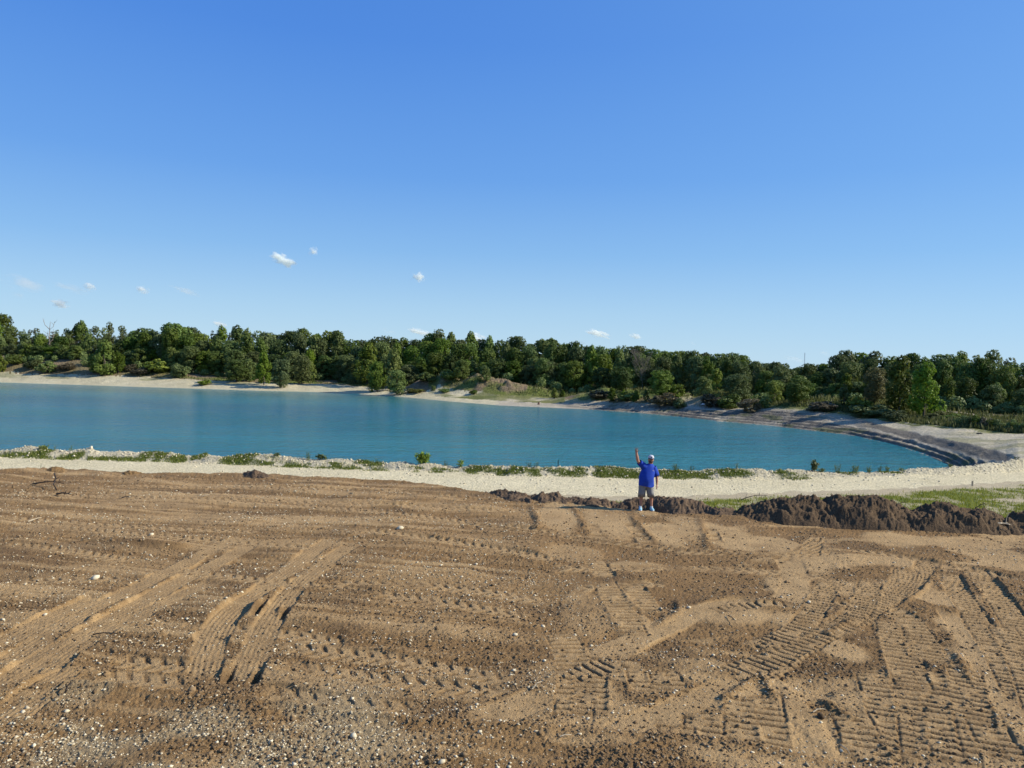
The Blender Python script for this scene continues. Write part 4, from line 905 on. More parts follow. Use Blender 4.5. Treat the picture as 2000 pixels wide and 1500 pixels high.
# trees and shrubs one can tell apart in front of the wood
FRONT = [('cotton', 205, 668, 733, 56, 'big bushy tree hanging over the left beach, its crown reaching the sand', None), ('oak', 188, 690, 730, 40, 'dark shaded tree left of the big bushy tree on the left beach', None), ('cotton', 232, 690, 728, 34, 'slim tree right of the big bushy tree on the left beach', None),
         ('shrub', 310, 694, 727, 62, 'wide bright yellow-green shrub on the brown bank above the left beach', 'cotton'), ('shrub', 352, 704, 737, 36, 'round dark bush at the back of the left beach', 'oak'), ('cotton', 420, 668, 725, 36, 'bright green tree above the round dark bush on the left shore', None),
         ('shrub', 400, 740, 752, 34, 'low grassy bush on the left sand beach', 'cotton'), ('oak', 462, 702, 747, 58, 'dark bushy tree standing at the edge of the left sand beach', None), ('oak', 487, 700, 745, 44, 'second dark bushy tree at the edge of the left sand beach', None),
         ('cotton', 516, 690, 752, 44, 'mid-green tree left of the tree leaning over the water on the left', None), ('oak', 549, 700, 758, 44, 'dark tree with its crown down to the water line', 'shrubm'), ('oak', 590, 694, 750, 46, 'round mid-green tree left of the yellowing tree', 'shrubm'), ('cotton', 630, 704, 742, 30, 'yellowing tree at the back of the shore', 'yellow'),
         ('cotton', 608, 706, 745, 28, 'slim green tree touching the left side of the yellowing tree', None), ('cotton', 650, 700, 742, 34, 'green tree just right of the yellowing tree', None), ('feather', 663, 718, 746, 20, 'thin pale sapling on the dark slope right of the yellowing tree', None), ('feather', 686, 727, 750, 18, 'small pale sapling on the shaded shore', None),
         ('cotton', 717, 671, 752, 62, 'tall bright green tree left of the shore point', None), ('oak', 738, 705, 765, 50, 'dark tree overhanging the shaded beach at the shore point', 'shrubm'), ('cotton', 766, 683, 762, 50, 'tall tree with yellow-green top on the shore point', None), ('oak', 775, 722, 771, 52, 'low spreading tree dipping to the water at the shore point', 'shrubm'), ('oak', 800, 712, 752, 50, 'bushy tree on the right side of the shore point', 'shrubm'),
         ('shrub', 832, 722, 744, 44, 'pale shrub above the small eroded cut', 'shrubm'), ('shrub', 877, 719, 744, 44, 'rounded shrub on the slope between the two eroded cuts', 'cotton'), ('shrub', 847, 750, 763, 10, 'tiny upright bush in front of the small eroded cut', 'cotton'), ('shrub', 869, 757, 767, 24, 'low round bush on the grass right of the small eroded cut', 'cotton'), ('shrub', 925, 760, 770, 18, 'small bright bush at the foot of the brown eroded slope', 'cotton'), ('shrub', 808, 757, 767, 40, 'pale scrub at the back of the beach right of the shore point', 'yellow'),
         ('cotton', 948, 716, 748, 30, 'slim tree behind the top of the brown eroded slope', None), ('oak', 902, 702, 742, 44, 'dark tree behind the brown eroded slope, left end', None),
         ('sapling', 1082, 758, 778, 16, 'left one of the two small saplings on the sand spit', None), ('sapling', 1099, 761, 776, 13, 'right one of the two small saplings on the sand spit', None),
         ('sapling', 1195, 758, 784, 22, 'first bright sapling of the row on the brushy mound', None), ('sapling', 1218, 760, 784, 17, 'second bright sapling of the row on the brushy mound', None), ('sapling', 1242, 762, 786, 17, 'third bright sapling of the row on the brushy mound', None), ('sapling', 1262, 761, 785, 16, 'fourth bright sapling of the row on the brushy mound', None), ('sapling', 1285, 768, 788, 14, 'fifth and smallest sapling of the row, left of the sandy track', None),
         ('shrub', 1170, 756, 778, 50, 'greyish brush on the left end of the brushy mound', 'brown'), ('shrub', 1230, 757, 782, 60, 'grey-green brush in the middle of the brushy mound', 'shrubm'), ('shrub', 1300, 764, 792, 54, 'dark brush covering the mound left of the sandy track', 'brown'), ('shrub', 1328, 772, 796, 30, 'dark low brush right at the left side of the sandy track', 'shrubm'),
         ('oak', 1290, 722, 778, 60, 'mid-green bushy tree below the grey leafless tree', 'shrubm'), ('oak', 1215, 715, 764, 60, 'dark low tree left of the grey leafless tree', None), ('shrub', 1318, 742, 775, 44, 'rounded green shrub above the sandy track on its left', 'cotton'),
         ('cotton', 1375, 738, 775, 46, 'pale green tree right above the sandy track', None), ('shrub', 1392, 766, 795, 50, 'greyish dome of brush on the right side of the sandy track', 'brown'), ('shrub', 1425, 766, 798, 56, 'green shrub beside the greyish dome of brush', 'shrubm'), ('shrub', 1465, 770, 802, 50, 'dark brush behind the top of the ledged bank', 'brown'), ('oak', 1440, 730, 785, 70, 'wide light-green tree behind the greyish brush dome', 'cotton'),
         ('cotton', 1513, 746, 788, 38, 'pointed light green tree above the bend of the ledged bank', None), ('shrub', 1490, 765, 796, 44, 'bright green shrub at the foot of the pointed light green tree', 'cotton'), ('oak', 1560, 738, 788, 66, 'dark round tree right of the pointed light green tree', None), ('shrub', 1605, 778, 802, 66, 'greyish brush dome on the overgrown mound', 'brown'),
         ('sapling', 1650, 748, 792, 26, 'bright green sapling rising from the overgrown mound', None), ('shrub', 1680, 770, 805, 60, 'yellow-green shrub right of the bright sapling', 'cotton'), ('shrub', 1712, 786, 815, 80, 'long low green thicket on the right flank of the overgrown mound', 'shrubm'), ('shrub', 1750, 797, 822, 50, 'low end of the green thicket next to the big front tree', 'shrubm'),
         ('oak', 1712, 716, 790, 58, 'olive tree with a drooping round crown behind the overgrown mound', 'yellow'), ('cotton', 1760, 702, 805, 70, 'tall dark green tree left of the big front tree', 'shrubm'), ('cotton', 1808, 715, 817, 72, 'big bright tree in front of the wood on the right, crown down to the grass', None), ('shrub', 1835, 800, 822, 50, 'yellow-green bush at the foot of the big front tree', 'yellow'), ('shrub', 1865, 806, 824, 50, 'low olive bush between the big front tree and the hedge', 'shrubm'),
         ('shrub', 30, 690, 712, 40, 'scrubby bush on the far left brown bank', 'shrubm'), ('shrub', 65, 700, 720, 36, 'olive bush on the brown bank below the snag', 'shrubm'), ('shrub', 92, 702, 728, 34, 'thin leafy bush at the back of the left beach, below the snag', 'cotton'), ('shrub', 0, 690, 728, 24, 'bright bush cut by the left edge of the photo', 'cotton'), ('shrub', 130, 707, 722, 34, 'brownish bush on the bank left of the big bushy tree', 'brown'), ('shrub', 255, 708, 724, 30, 'dry brown bush right of the big bushy tree', 'brown'), ('shrub', 275, 716, 732, 40, 'dry scrub on the brown bank above the left beach', 'brown')]
for k, px, top, bs, wd, lb, alt in FRONT:
    tree(k, px, top, base=bs, wpx=wd, label=lb, alt=alt)
# undergrowth along the edge of the wood: one tangled mass nobody could count
ug_v, ug_f, ug_t, base_ = [], [], [], 0
r_ug = np.random.default_rng(77)
for px in range(-100, 2150, 13):
    q = px+random.uniform(-6, 6)
    if 1332 < q < 1370 or (845 < q < 1040 and random.random() < .6): continue
    d = d3(q)+random.uniform(-4, 2); t = P(q, 700, d); g = nz(t.x, d); hh = random.uniform(1.1, 3.4); sw = hh*random.uniform(.8, 1.3)
    n_ = 420; C = r_ug.normal(size=(n_, 3)); C /= np.linalg.norm(C, axis=1)[:, None]; N = C+r_ug.normal(size=(n_, 3))*.5; N[:, 2] += .3; N /= np.linalg.norm(N, axis=1)[:, None]
    C = C*(.65+.4*r_ug.random((n_, 1)))*np.array([sw*.55, sw*.55, hh*.5])+np.array([t.x, d, g+hh*.45])
    vv, ff_ = leaf_quads(C, N, (.25+.25*r_ug.random(n_)), r_ug); ug_v.append(vv); ug_f.append(ff_+base_); base_ += len(vv)
    ug_t.append(np.clip(r_ug.random()*.7+.3*r_ug.random(n_), 0, 1))
tag(link('undergrowth', mesh_np('undergrowth', np.concatenate(ug_v), np.concatenate(ug_f), fattr={'tint': np.concatenate(ug_t)}), M['shrubm']), 'tangled low undergrowth along the front foot of the wood', kind='stuff')
# the long hedge-like bank of dark brush on the right
for i in range(15):
    q = 1878+i*11+random.uniform(-2, 2); p = hit(q, 833+(q-1878)*.085, lo=70)
    root = tree('shrub', q, 800, d=p.y, label=('dark tangled bush of the long brush row on the right, ' + (ORD[i]+' from its left end')), group='long row of dark brush on the right', alt=random.choice(['shrubm', 'brown', 'oak']))
    root.scale = (2.0, 1.6, 1.7+.5*random.random())

# dead trees
def bare_tree(px, base, top, label, mat, seed, spread=.25, n_=7, rad=.012, name='dead_tree', d=None, dens=2):
    rr = random.Random(seed)
    p = hit(px, base, lo=60) if d is None else P(px, base, d)
    d = p.y; t = P(px, top, d); g = nz(t.x, d); h = t.z-g
    root = bpy.data.objects.new(name, None); col.objects.link(root); root.location = (t.x, d, g); root.scale = (h, h, h)
    trunk = [(0, 0, -.02), (.02, 0, .25), (-.01, .02, .5), (.015, 0, .72), (.03, 0, .9)]
    V_, F_ = tube(trunk, [rad, rad*.8, rad*.65, rad*.45, rad*.2], 6); link('trunk', pymesh('dead_trunk', V_, F_, True), mat, root)
    for i in range(n_):
        h0 = rr.uniform(.3, .75); a = rr.uniform(0, 6.28); L = rr.uniform(.6, 1)*spread
        e = Vector((math.cos(a)*L, math.sin(a)*L*.6, min(1, h0+L*rr.uniform(.9, 1.9)))); s = Vector((.01, 0, h0)); mid = s.lerp(e, .5)+Vector((math.cos(a)*.03, 0, -.03))
        parts = [tube([s, mid, e], [rad*.5, rad*.35, rad*.12], 5)]
        for k in range(dens):
            q = mid.lerp(e, rr.uniform(0, .7)); e2 = q+Vector((rr.uniform(-.1, .1), rr.uniform(-.06, .06), rr.uniform(.06, .16)))
            parts.append(tube([q, e2], [rad*.28, rad*.1], 4))
        V_, F_ = join(parts); link('branch', pymesh('dead_branch', V_, F_, True), mat, root)
    tag(root, label, 'tree'); return root
bare_tree(96, 700, 620, 'bare dead snag with forked branches rising above the trees on the far left', M['snag'], 4, .16, 8, .016)
M['twigs'] = simple('grey_twigs', (.17, .145, .115), .9, scale=3)
bare_tree(1255, 745, 683, 'grey leafless tree with fine branches in front of the dark wood', M['twigs'], 9, .30, 26, .0055, dens=12, d=d3(1255)-2)

# ------------------------------------------------------------------ small weeds on the berm
def weed(px, base, top, wpx, label, mat, nst=7, leaf=.05, seed=0, airy=False, d=None, name='weed'):
    rr = random.Random(seed+px)
    if d is None:
        ux = ray(px, base); d = float(F_crest.D(np.array(ux.x/ux.y)))-.1
    p = P(px, base, d); g = nz(p.x, d); t = P(px, top, d); h = max(t.z-g, .15); wd = wpx/1480*d
    root = bpy.data.objects.new(name, None); col.objects.link(root); root.location = (p.x, d, g)
    st = []; C = []; 
    for i in range(nst):
        a = rr.uniform(0, 6.28); L = wd/2*rr.random()**.6; hh = h*rr.uniform(.6, 1)
        e = Vector((math.cos(a)*L, math.sin(a)*L*.7, hh)); md = Vector((e.x*.85, e.y*.85, hh*.5)); b0 = Vector((e.x*.55, e.y*.55, -.03))
        st.append(tube([b0, md, e], [.012, .009, .004], 4))
        for k in range(26 if nst > 15 else 14):
            tt = rr.uniform(.2, 1); q = md.lerp(e, (tt-.5)*2) if tt > .5 else b0.lerp(md, tt*2)
            C.append(q+Vector((rr.gauss(0, .05), rr.gauss(0, .05), rr.gauss(0, .04))))
    V_, F_ = join(st); link('stem', pymesh('weed_stem', V_, F_), M['stem'], root)
    r_ = np.random.default_rng(seed+px); C = np.array(C); N = r_.normal(size=C.shape); N[:, 2] += .4; N[:, 0] += .3; N /= np.linalg.norm(N, axis=1)[:, None]
    V_, F_ = leaf_quads(C, N, leaf*(.6+.8*r_.random(len(C))), r_, 1.4)
    link('leaves', mesh_np('weed_leaves', V_, F_, fattr={'tint': r_.random(len(C))}), mat, root)
    return tag(root, label, 'plant')
M['stem'] = simple('green_stem', (.12, .15, .05))
M['weedb'] = leafmat('bright_weed', (.12, .17, .03), (.26, .32, .07), .4)
M['weedg'] = leafmat('weed_green', (.07, .10, .025), (.16, .20, .06), .35)
for a in [(825, 905, 883, 30, 'bushy bright green weed on the berm crest left of the middle, largest on the berm', M['weedb'], 22, .10), (1592, 920, 897, 17, 'leafy sapling with round dark leaves on the berm at the right', M['weedg'], 10, .12), (627, 900, 886, 14, 'dark broad-leaved weed on the berm, left of the bushy bright weed', M['weedg'], 5, .10),
          (601, 899, 881, 13, 'thin pale feathery weed on the berm next to the dark broad-leaved weed', M['weedg'], 7, .035), (900, 912, 896, 16, 'small leafy weed on the berm right of the bushy bright weed', M['weedb'], 6, .07), (872, 910, 899, 10, 'wispy pale weed between the bushy weed and the small leafy one', M['weedg'], 5, .03),
          (635, 899, 888, 8, 'short stalk with dark leaves right of the dark broad-leaved weed', M['weedg'], 3, .08), (1319, 921, 905, 14, 'feathery weed on the berm right behind the waving man', M['weedg'], 9, .035), (1352, 920, 909, 10, 'pale wispy weed further right of the waving man', M['weedg'], 5, .03), (1440, 918, 905, 8, 'tall wisp on the berm halfway between the man and the leafy sapling', M['weedg'], 4, .03),
          (1636, 922, 905, 14, 'feathery green weed first right of the leafy sapling', M['weedg'], 9, .035), (1668, 923, 908, 20, 'wide feathery weed with dark foot, right of the leafy sapling', M['weedg'], 12, .045), (1698, 923, 910, 12, 'narrow green weed in the right berm row', M['weedg'], 8, .04), (1718, 922, 909, 8, 'thin upright weed in the right berm row', M['weedg'], 5, .035), (1733, 922, 908, 10, 'last upright weed of the right berm row', M['weedg'], 7, .04),
          (1605, 922, 915, 16, 'low green tuft at the foot of the leafy sapling', M['weedg'], 10, .05), (84, 884, 874, 20, 'green leafy clump on the left berm heap', M['weedg'], 14, .06), (107, 882, 870, 6, 'thin single stalk on the left berm', M['weedg'], 2, .03), (138, 884, 870, 8, 'thin pale weed on the left berm', M['weedg'], 4, .03),
          (540, 899, 889, 12, 'dark green tuft at the end of the left grass strip', M['weedg'], 9, .05), (1033, 912, 902, 12, 'feathery pale weed on the berm above the field middle', M['weedg'], 6, .03), (1047, 912, 901, 9, 'taller pale weed on the berm above the field middle', M['weedg'], 5, .03), (1760, 924, 914, 12, 'pale tuft at the sandy right end of the berm', M['weedg'], 7, .04), (1855, 924, 919, 8, 'dark tuft on the sandy berm at far right', M['weedg'], 6, .04),
          (1985, 912, 906, 8, 'small dark tuft near the right edge of the berm', M['weedg'], 5, .04), (735, 903, 894, 8, 'wispy stalk on the berm between the two leafy weeds', M['weedg'], 3, .03)]:
    weed(*a[:5], a[5], nst=a[6], leaf=a[7])
weed(82, 921, 903, 14, 'dry thin weed standing before the gravel road at far left', M['wood_pale'], nst=5, leaf=.02, d=31.5)

# ------------------------------------------------------------------ small built things
def box(x0, x1, y0, y1, z0, z1):
    return [(x0, y0, z0), (x1, y0, z0), (x1, y1, z0), (x0, y1, z0), (x0, y0, z1), (x1, y0, z1), (x1, y1, z1), (x0, y1, z1)], [(0, 3, 2, 1), (4, 5, 6, 7), (0, 1, 5, 4), (1, 2, 6, 5), (2, 3, 7, 6), (3, 0, 4, 7)]
M['white'] = simple('white_sheet', (.72, .72, .74), .5, .05)
M['dark'] = simple('dark_metal', (.03, .03, .03), .5)
def stake(px, base, top, label, mat, w_=.035, lo=30, name='wooden_stake'):
    p = hit(px, base, lo=lo); t = P(px, top, p.y); h = max(t.z-p.z, .3)
    V_, F_ = box(-w_, w_, -w_, w_, -.1, h*.93); V_ += [(0, 0, h)]; F_ = F_[:1]+F_[2:]+[(4, 5, 8), (5, 6, 8), (6, 7, 8), (7, 4, 8)]
    return tag(link(name, pymesh(name, V_, F_), mat, loc=p), label, 'stake')
stake(1090, 911, 898, 'thin dark stake on the berm, dark against the water left of the man', M['bark_dark'], .02)
stake(1899, 950, 943, 'short pale stake beside the gravel road at the right', M['wood_pale'], .03)
for i, px in enumerate((1366, 1377, 1384)):
    stake(px, 797, 788, ['left post of the three short posts by the white sheet', 'middle post of the three short posts by the white sheet', 'right post of the three short posts by the white sheet'][i], M['wood_grey'], .07, 90, 'fence_post')
p = hit(1373, 796, lo=90); V_, F_ = box(-.45, .45, -.25, .25, .55, .62); V2, F2 = box(-.3, .35, -.2, .2, .62, .85); V2 = [(x*(.5 if z > .7 else 1), y*(.5 if z > .7 else 1), z) for x, y, z in V2]
root = bpy.data.objects.new('small_table', None); col.objects.link(root); root.location = p; tag(root, 'small low table with a white cover beside the sandy track', 'table')
link('tabletop', pymesh('tabletop', V_, F_), M['white'], root); link('cover', pymesh('cover', V2, F2), M['white'], root)
for sx in (-.4, .4):
    for sy in (-.2, .2):
        V_, F_ = box(sx-.03, sx+.03, sy-.03, sy+.03, -.1, .55); link('leg', pymesh('leg', V_, F_), M['wood_grey'], root)
p = hit(1913, 848, lo=80); V_, F_ = box(-.3, .3, -.2, .2, 0, .13); V2, F2 = box(-.2, .22, -.12, .12, .13, .18); V_, F_ = join([(V_, F_), (V2, F2)])
tag(link('battery_box', pymesh('battery_box', V_, F_), M['dark'], loc=p), 'small black box lying on the sandy ground behind the ledged bank', 'box')
p = hit(1981, 840, lo=80); root = bpy.data.objects.new('bench', None); col.objects.link(root); root.location = p; root.rotation_euler = (0, R(-5), 0); tag(root, 'low white-topped bench in front of the brush row near the right edge', 'bench')
V_, F_ = box(-.42, .42, -.2, .2, .34, .41); link('seat', pymesh('seat', V_, F_), M['white'], root)
for sx in (-.25, .25): V_, F_ = box(sx-.06, sx+.06, -.15, .15, -.1, .34); link('leg', pymesh('leg', V_, F_), M['dark'], root)
p = hit(1052, 790, lo=100); V_, F_ = tube([(0, 0, -.1), (.02, 0, .25), (.05, 0, .55)], [.32, .26, .2], 8); V_.append((.05, 0, .58)); F_ += [(16+i, 16+(i+1) % 8, 24) for i in range(8)]
tag(link('tree_stump', pymesh('tree_stump', V_, F_), simple('reddish_stump', (.16, .09, .06)), loc=p), 'reddish stump on the sandy spit at the far shore', 'stump')
# radio mast beyond the wood
p = P(1571, 716, 1500); root = bpy.data.objects.new('radio_mast', None); col.objects.link(root); root.location = (p.x, 1500, -5)
hm = P(1571, 689, 1500).z+5; M['mast'] = simple('faded_mast', (.45, .42, .45))
for k in range(3):
    a = k*2.094; V_, F_ = tube([(math.cos(a)*.7, math.sin(a)*.7, 0), (math.cos(a)*.7, math.sin(a)*.7, hm)], .16, 4); link('mast_leg', pymesh('mast_leg', V_, F_), M['mast'], root)
st = []
for i in range(20):
    z0 = hm*i/20; a = i*2.094; st.append(tube([(math.cos(a)*.7, math.sin(a)*.7, z0), (math.cos(a+2.094)*.7, math.sin(a+2.094)*.7, z0+hm/20)], .07, 3))
V_, F_ = join(st); link('lattice', pymesh('lattice', V_, F_), M['mast'], root); tag(root, 'thin distant radio mast rising above the lowest stretch of the wood', 'mast')

# ------------------------------------------------------------------ PERSON
PD = float(PZ(1265, 996, 0.0).y)
pp = PZ(1264, 996, 0.0); gzp = max(nz(pp.x+a_, pp.y+b_) for a_ in (-.24, .14, .0) for b_ in (0, -.12, .05, -.2))
person = bpy.data.objects.new('person', None); col.objects.link(person); person.location = (pp.x, pp.y, gzp-.01)
tag(person, 'man in blue t-shirt, grey shorts and pale cap waving one raised hand', 'person')
M['skin'] = simple('tanned_skin', (.40, .20, .13), .55, .12, 20)
M['shirt'] = simple('blue_cotton', (.010, .048, .35), .85, .12, 14)
M['shorts'] = simple('grey_twill', (.20, .20, .20), .85, .1, 14)
M['shoe'] = simple('pale_blue_mesh', (.25, .48, .60), .7, .1, 14)
M['sole'] = simple('white_rubber', (.7, .7, .7), .6, .05)
M['cap'] = simple('cap_cloth', (.48, .48, .52), .8, .08, 14)
M['brim'] = simple('cap_brim', (.03, .03, .05), .7, .05)
M['beard'] = simple('grey_brown_beard', (.09, .06, .045), .9, .3, 60)
M['eye'] = simple('dark_eye', (.02, .015, .012), .3)
M['sock'] = simple('white_sock', (.6, .6, .62), .9, .05)
def skin_mesh(name, verts, edges, radii, sub=1, rootv=0):
    me = bpy.data.meshes.new(name); me.from_pydata(verts, edges, []); me.update()
    ob = bpy.data.objects.new(name, me); col.objects.link(ob)
    md = ob.modifiers.new('s', 'SKIN'); sb = ob.modifiers.new('d', 'SUBSURF'); sb.levels = sub; sb.render_levels = sub
    if not me.skin_vertices: 
        bpy.context.view_layer.objects.active = ob; 
        me.attributes
    sv = me.skin_vertices[0].data
    for i, r_ in enumerate(radii): sv[i].radius = r_ if isinstance(r_, tuple) else (r_, r_)
    for i in range(len(verts)): sv[i].use_root = (i == rootv)
    dg = bpy.context.evaluated_depsgraph_get(); dg.update()
    m2 = bpy.data.meshes.new_from_object(ob.evaluated_get(dg)); m2.name = name
    bpy.data.objects.remove(ob); m2.polygons.foreach_set('use_smooth', np.ones(len(m2.polygons), bool))
    return m2
# figure faces the camera (-Y); x to the picture's right
V_ = []; E_ = []; Rr = []
def v(x, y, z, r, par=None):
    V_.append((x, y, z)); Rr.append(r)
    if par is not None: E_.append((par, len(V_)-1))
    return len(V_)-1
pel = v(-.06, 0, .93, (.19, .14)); bel = v(-.05, -.03, 1.10, (.21, .17), pel); che = v(.0, -.01, 1.28, (.18, .12), bel); upc = v(.035, .015, 1.42, (.10, .07), che)
nk = v(.058, 0.01, 1.51, .058, upc); hd0 = v(.07, -.02, 1.60, (.078, .09), nk); hd1 = v(.075, -.02, 1.68, (.082, .10), hd0); hd2 = v(.08, -.01, 1.755, (.066, .08), hd1)
sl_ = v(-.15, .0, 1.44, .062, upc); el_ = v(-.37, -.12, 1.615, .052, sl_); fa_ = v(-.40, -.15, 1.76, .053, el_); wr_ = v(-.435, -.17, 1.90, .036, fa_); pa_ = v(-.438, -.175, 1.965, (.046, .022), wr_)
sr_ = v(.19, .0, 1.40, .062, upc); er_ = v(.285, .02, 1.12, .052, sr_); fr_ = v(.29, .0, 1.0, .046, er_); wrr = v(.29, -.03, .86, .030, fr_); par_ = v(.288, -.04, .79, (.020, .042), wrr)
hl = v(-.14, 0, .84, .105, pel); kl = v(-.20, -.01, .48, .068, hl); cl_ = v(-.21, .02, .34, .062, kl); al = v(-.225, .01, .09, .037, cl_); tl_ = v(-.24, -.12, .045, (.04, .03), al)
hr = v(.04, 0, .84, .105, pel); kr = v(.11, -.01, .48, .068, hr); cr_ = v(.125, .02, .34, .062, kr); ar = v(.14, .01, .09, .037, cr_); tr_ = v(.15, -.12, .045, (.04, .03), ar)
# fingers: raised hand open, hanging hand curled
def finger(base, dirs, r_):
    p = Vector(V_[base]); i = base
    for k, d_ in enumerate(dirs):
        p = p+Vector(d_); i = v(*p, r_*(1-.12*k), i)
for dx, L in ((-.030, .034), (-.010, .040), (.011, .038), (.031, .030)):
    finger(pa_, [(dx, -.002, .032), (dx*.45, -.004, L), (dx*.3, -.014, L*.75)], .0095)
finger(wr_, [(.032, -.012, .034), (.026, -.012, .026), (.012, -.008, .024)], .0115)
for dy, L in ((-.028, .030), (-.009, .036), (.010, .035), (.029, .028)):
    finger(par_, [(0, dy, -.036), (-.006, dy*.3, -L), (-.018, 0, -L*.6)], .0095)
finger(wrr, [(-.012, -.034, -.036), (-.012, -.016, -.03), (-.006, -.006, -.024)], .0115)
link('body', skin_mesh('body', V_, E_, Rr, 2, pel), M['skin'], person)
def loft(rings, nseg=20, cap0=False, cap1=False, wr=0, seed=0):
    """rings: (center, ax, ay, rx, ry)"""
    rr = random.Random(seed); VV = []; FF = []
    for i, (c_, ax, ay, rx, ry) in enumerate(rings):
        c_ = Vector(c_); ax = Vector(ax).normalized(); ay = Vector(ay).normalized()
        for k in range(nseg):
            a = 2*math.pi*k/nseg; w_ = 1+wr*math.sin(a*5+i*.9+seed)*.5+wr*.5*math.sin(a*3-i*1.7+seed*2)
            VV.append(c_+ax*math.cos(a)*rx*w_+ay*math.sin(a)*ry*w_)
    for i in range(len(rings)-1):
        for k in range(nseg): FF.append((i*nseg+k, i*nseg+(k+1) % nseg, (i+1)*nseg+(k+1) % nseg, (i+1)*nseg+k))
    if cap0: FF.append(tuple(reversed(range(nseg))))
    if cap1: FF.append(tuple((len(rings)-1)*nseg+k for k in range(nseg)))
    return VV, FF
X1, Y1, Z1 = (1, 0, 0), (0, 1, 0), (0, 0, 1)
tx = (1, 0, -.12)
torso = loft([((-.075, -.02, .80), (1, 0, -.15), Y1, .245, .185), ((-.07, -.02, .84), (1, 0, -.14), Y1, .25, .19), ((-.06, -.035, .96), (1, 0, -.1), Y1, .248, .205), ((-.05, -.04, 1.08), (1, 0, -.05), Y1, .243, .205), ((-.03, -.03, 1.2), X1, Y1, .238, .185), ((0, -.015, 1.31), X1, Y1, .236, .165), ((.02, 0, 1.40), (1, 0, -.12), Y1, .232, .14),
               ((.03, .005, 1.46), (1, 0, -.14), Y1, .19, .115), ((.045, .005, 1.505), (1, 0, -.1), Y1, .115, .09), ((.055, .0, 1.53), X1, Y1, .08, .078), ((.056, .0, 1.515), X1, Y1, .07, .068)], 28, wr=.085, seed=2)
def sleeve(a, b_, r0_, r1_, sd):
    a, b_ = Vector(a), Vector(b_); t = (b_-a).normalized(); ax = t.cross(Vector(Y1)).normalized(); ay = t.cross(ax)
    n_ = 6; return loft([(a.lerp(b_, i/(n_-1)), ax, ay, r0_+(r1_-r0_)*i/(n_-1), r0_+(r1_-r0_)*i/(n_-1)) for i in range(n_)] + [(b_-t*.02, ax, ay, r1_*.88, r1_*.88)], 16, wr=.06, seed=sd)
V_s, F_s = join([torso, sleeve((-.10, .0, 1.40), (-.325, -.09, 1.585), .125, .095, 1), sleeve((.15, .0, 1.42), (.285, .015, 1.13), .115, .10, 3)])
link('shirt', pymesh('shirt', V_s, F_s, True), M['shirt'], person)
def leg_cloth(x0, x1, sd): return loft([((x0, 0, .90), X1, Y1, .125, .15), ((x0+(x1-x0)*.2, 0, .78), X1, Y1, .128, .145), ((x0+(x1-x0)*.6, 0, .6), X1, Y1, .118, .13), ((x1, -.005, .435), X1, Y1, .118, .125), ((x1, -.005, .45), X1, Y1, .10, .11)], 20, wr=.05, seed=sd)
V_s, F_s = join([loft([((-.07, 0, 1.0), X1, Y1, .21, .165), ((-.07, 0, .9), X1, Y1, .225, .17), ((-.065, 0, .80), X1, Y1, .225, .16), ((-.06, 0, .75), X1, Y1, .19, .13)], 24, wr=.02, seed=4, cap1=True), leg_cloth(-.165, -.20, 5), leg_cloth(.03, .11, 6)])
link('shorts', pymesh('shorts', V_s, F_s, True), M['shorts'], person)
for (x_, xt, mt) in ((-.225, -.245, 'brimshoe'), (.14, .155, 'shoe')):
    sh = loft([((x_, .085, .045), X1, Z1, .035, .035), ((x_, .06, .06), X1, Z1, .044, .055), ((x_, .0, .065), X1, Z1, .048, .062), (((x_+xt)/2, -.08, .05), X1, Z1, .054, .042), ((xt, -.16, .04), X1, Z1, .052, .032), ((xt, -.21, .035), X1, Z1, .03, .02)], 14, True, True)
    so_ = loft([((x_, .1, .018), X1, Z1, .03, .018), ((x_, .04, .018), X1, Z1, .05, .02), ((xt, -.1, .018), X1, Z1, .058, .02), ((xt, -.2, .018), X1, Z1, .04, .018), ((xt, -.22, .02), X1, Z1, .015, .012)], 12, True, True)
    s_ = link('shoe', pymesh('shoe', *sh, True), M['shoe'], person); link('sole', pymesh('sole', *so_, True), M['sole'], s_)
    link('sock', pymesh('sock', *loft([((x_, .01, .08), X1, Y1, .046, .05), ((x_, .01, .14), X1, Y1, .045, .048)], 14)), M['sock'], person)
capm = loft([((.078, -.01, 1.715), X1, Y1, .098, .112), ((.078, -.01, 1.75), X1, Y1, .098, .112), ((.078, -.008, 1.785), X1, Y1, .086, .098), ((.078, -.005, 1.81), X1, Y1, .055, .065), ((.078, -.005, 1.82), X1, Y1, .015, .018)], 20, cap1=True)
cp = link('cap', pymesh('cap', *capm, True), M['cap'], person)
br = []; bf = []
for i in range(9):
    a = math.pi+math.pi*i/8
    br += [(.078+.096*math.cos(a), -.03+.10*math.sin(a)*.9, 1.722), (.078+.092*math.cos(a), -.03+.185*math.sin(a), 1.705-.006*math.cos(a)**2), (.078+.096*math.cos(a), -.03+.10*math.sin(a)*.9, 1.714), (.078+.092*math.cos(a), -.03+.185*math.sin(a), 1.697)]
for i in range(8):
    q = i*4; bf += [(q, q+4, q+5, q+1), (q+2, q+3, q+7, q+6), (q+1, q+5, q+7, q+3), (q, q+2, q+6, q+4)]
link('brim', pymesh('brim', br, bf, True), M['brim'], cp)
link('emblem', pymesh('emblem', *loft([((.078, -.121, 1.757), X1, Z1, .026, .020), ((.078, -.128, 1.757), X1, Z1, .024, .018)], 10, True, True)), M['brim'], cp)
def ball(name, c_, r_, mat, par):
    me = mesh_np(name, ICO*np.array(r_)+np.array(c_), ICF, smooth=True); return link(name, me, mat, par)
for sx in (-.032, .036): ball('eye', (.076+sx, -.113, 1.672), (.012, .007, .007), M['eye'], person)
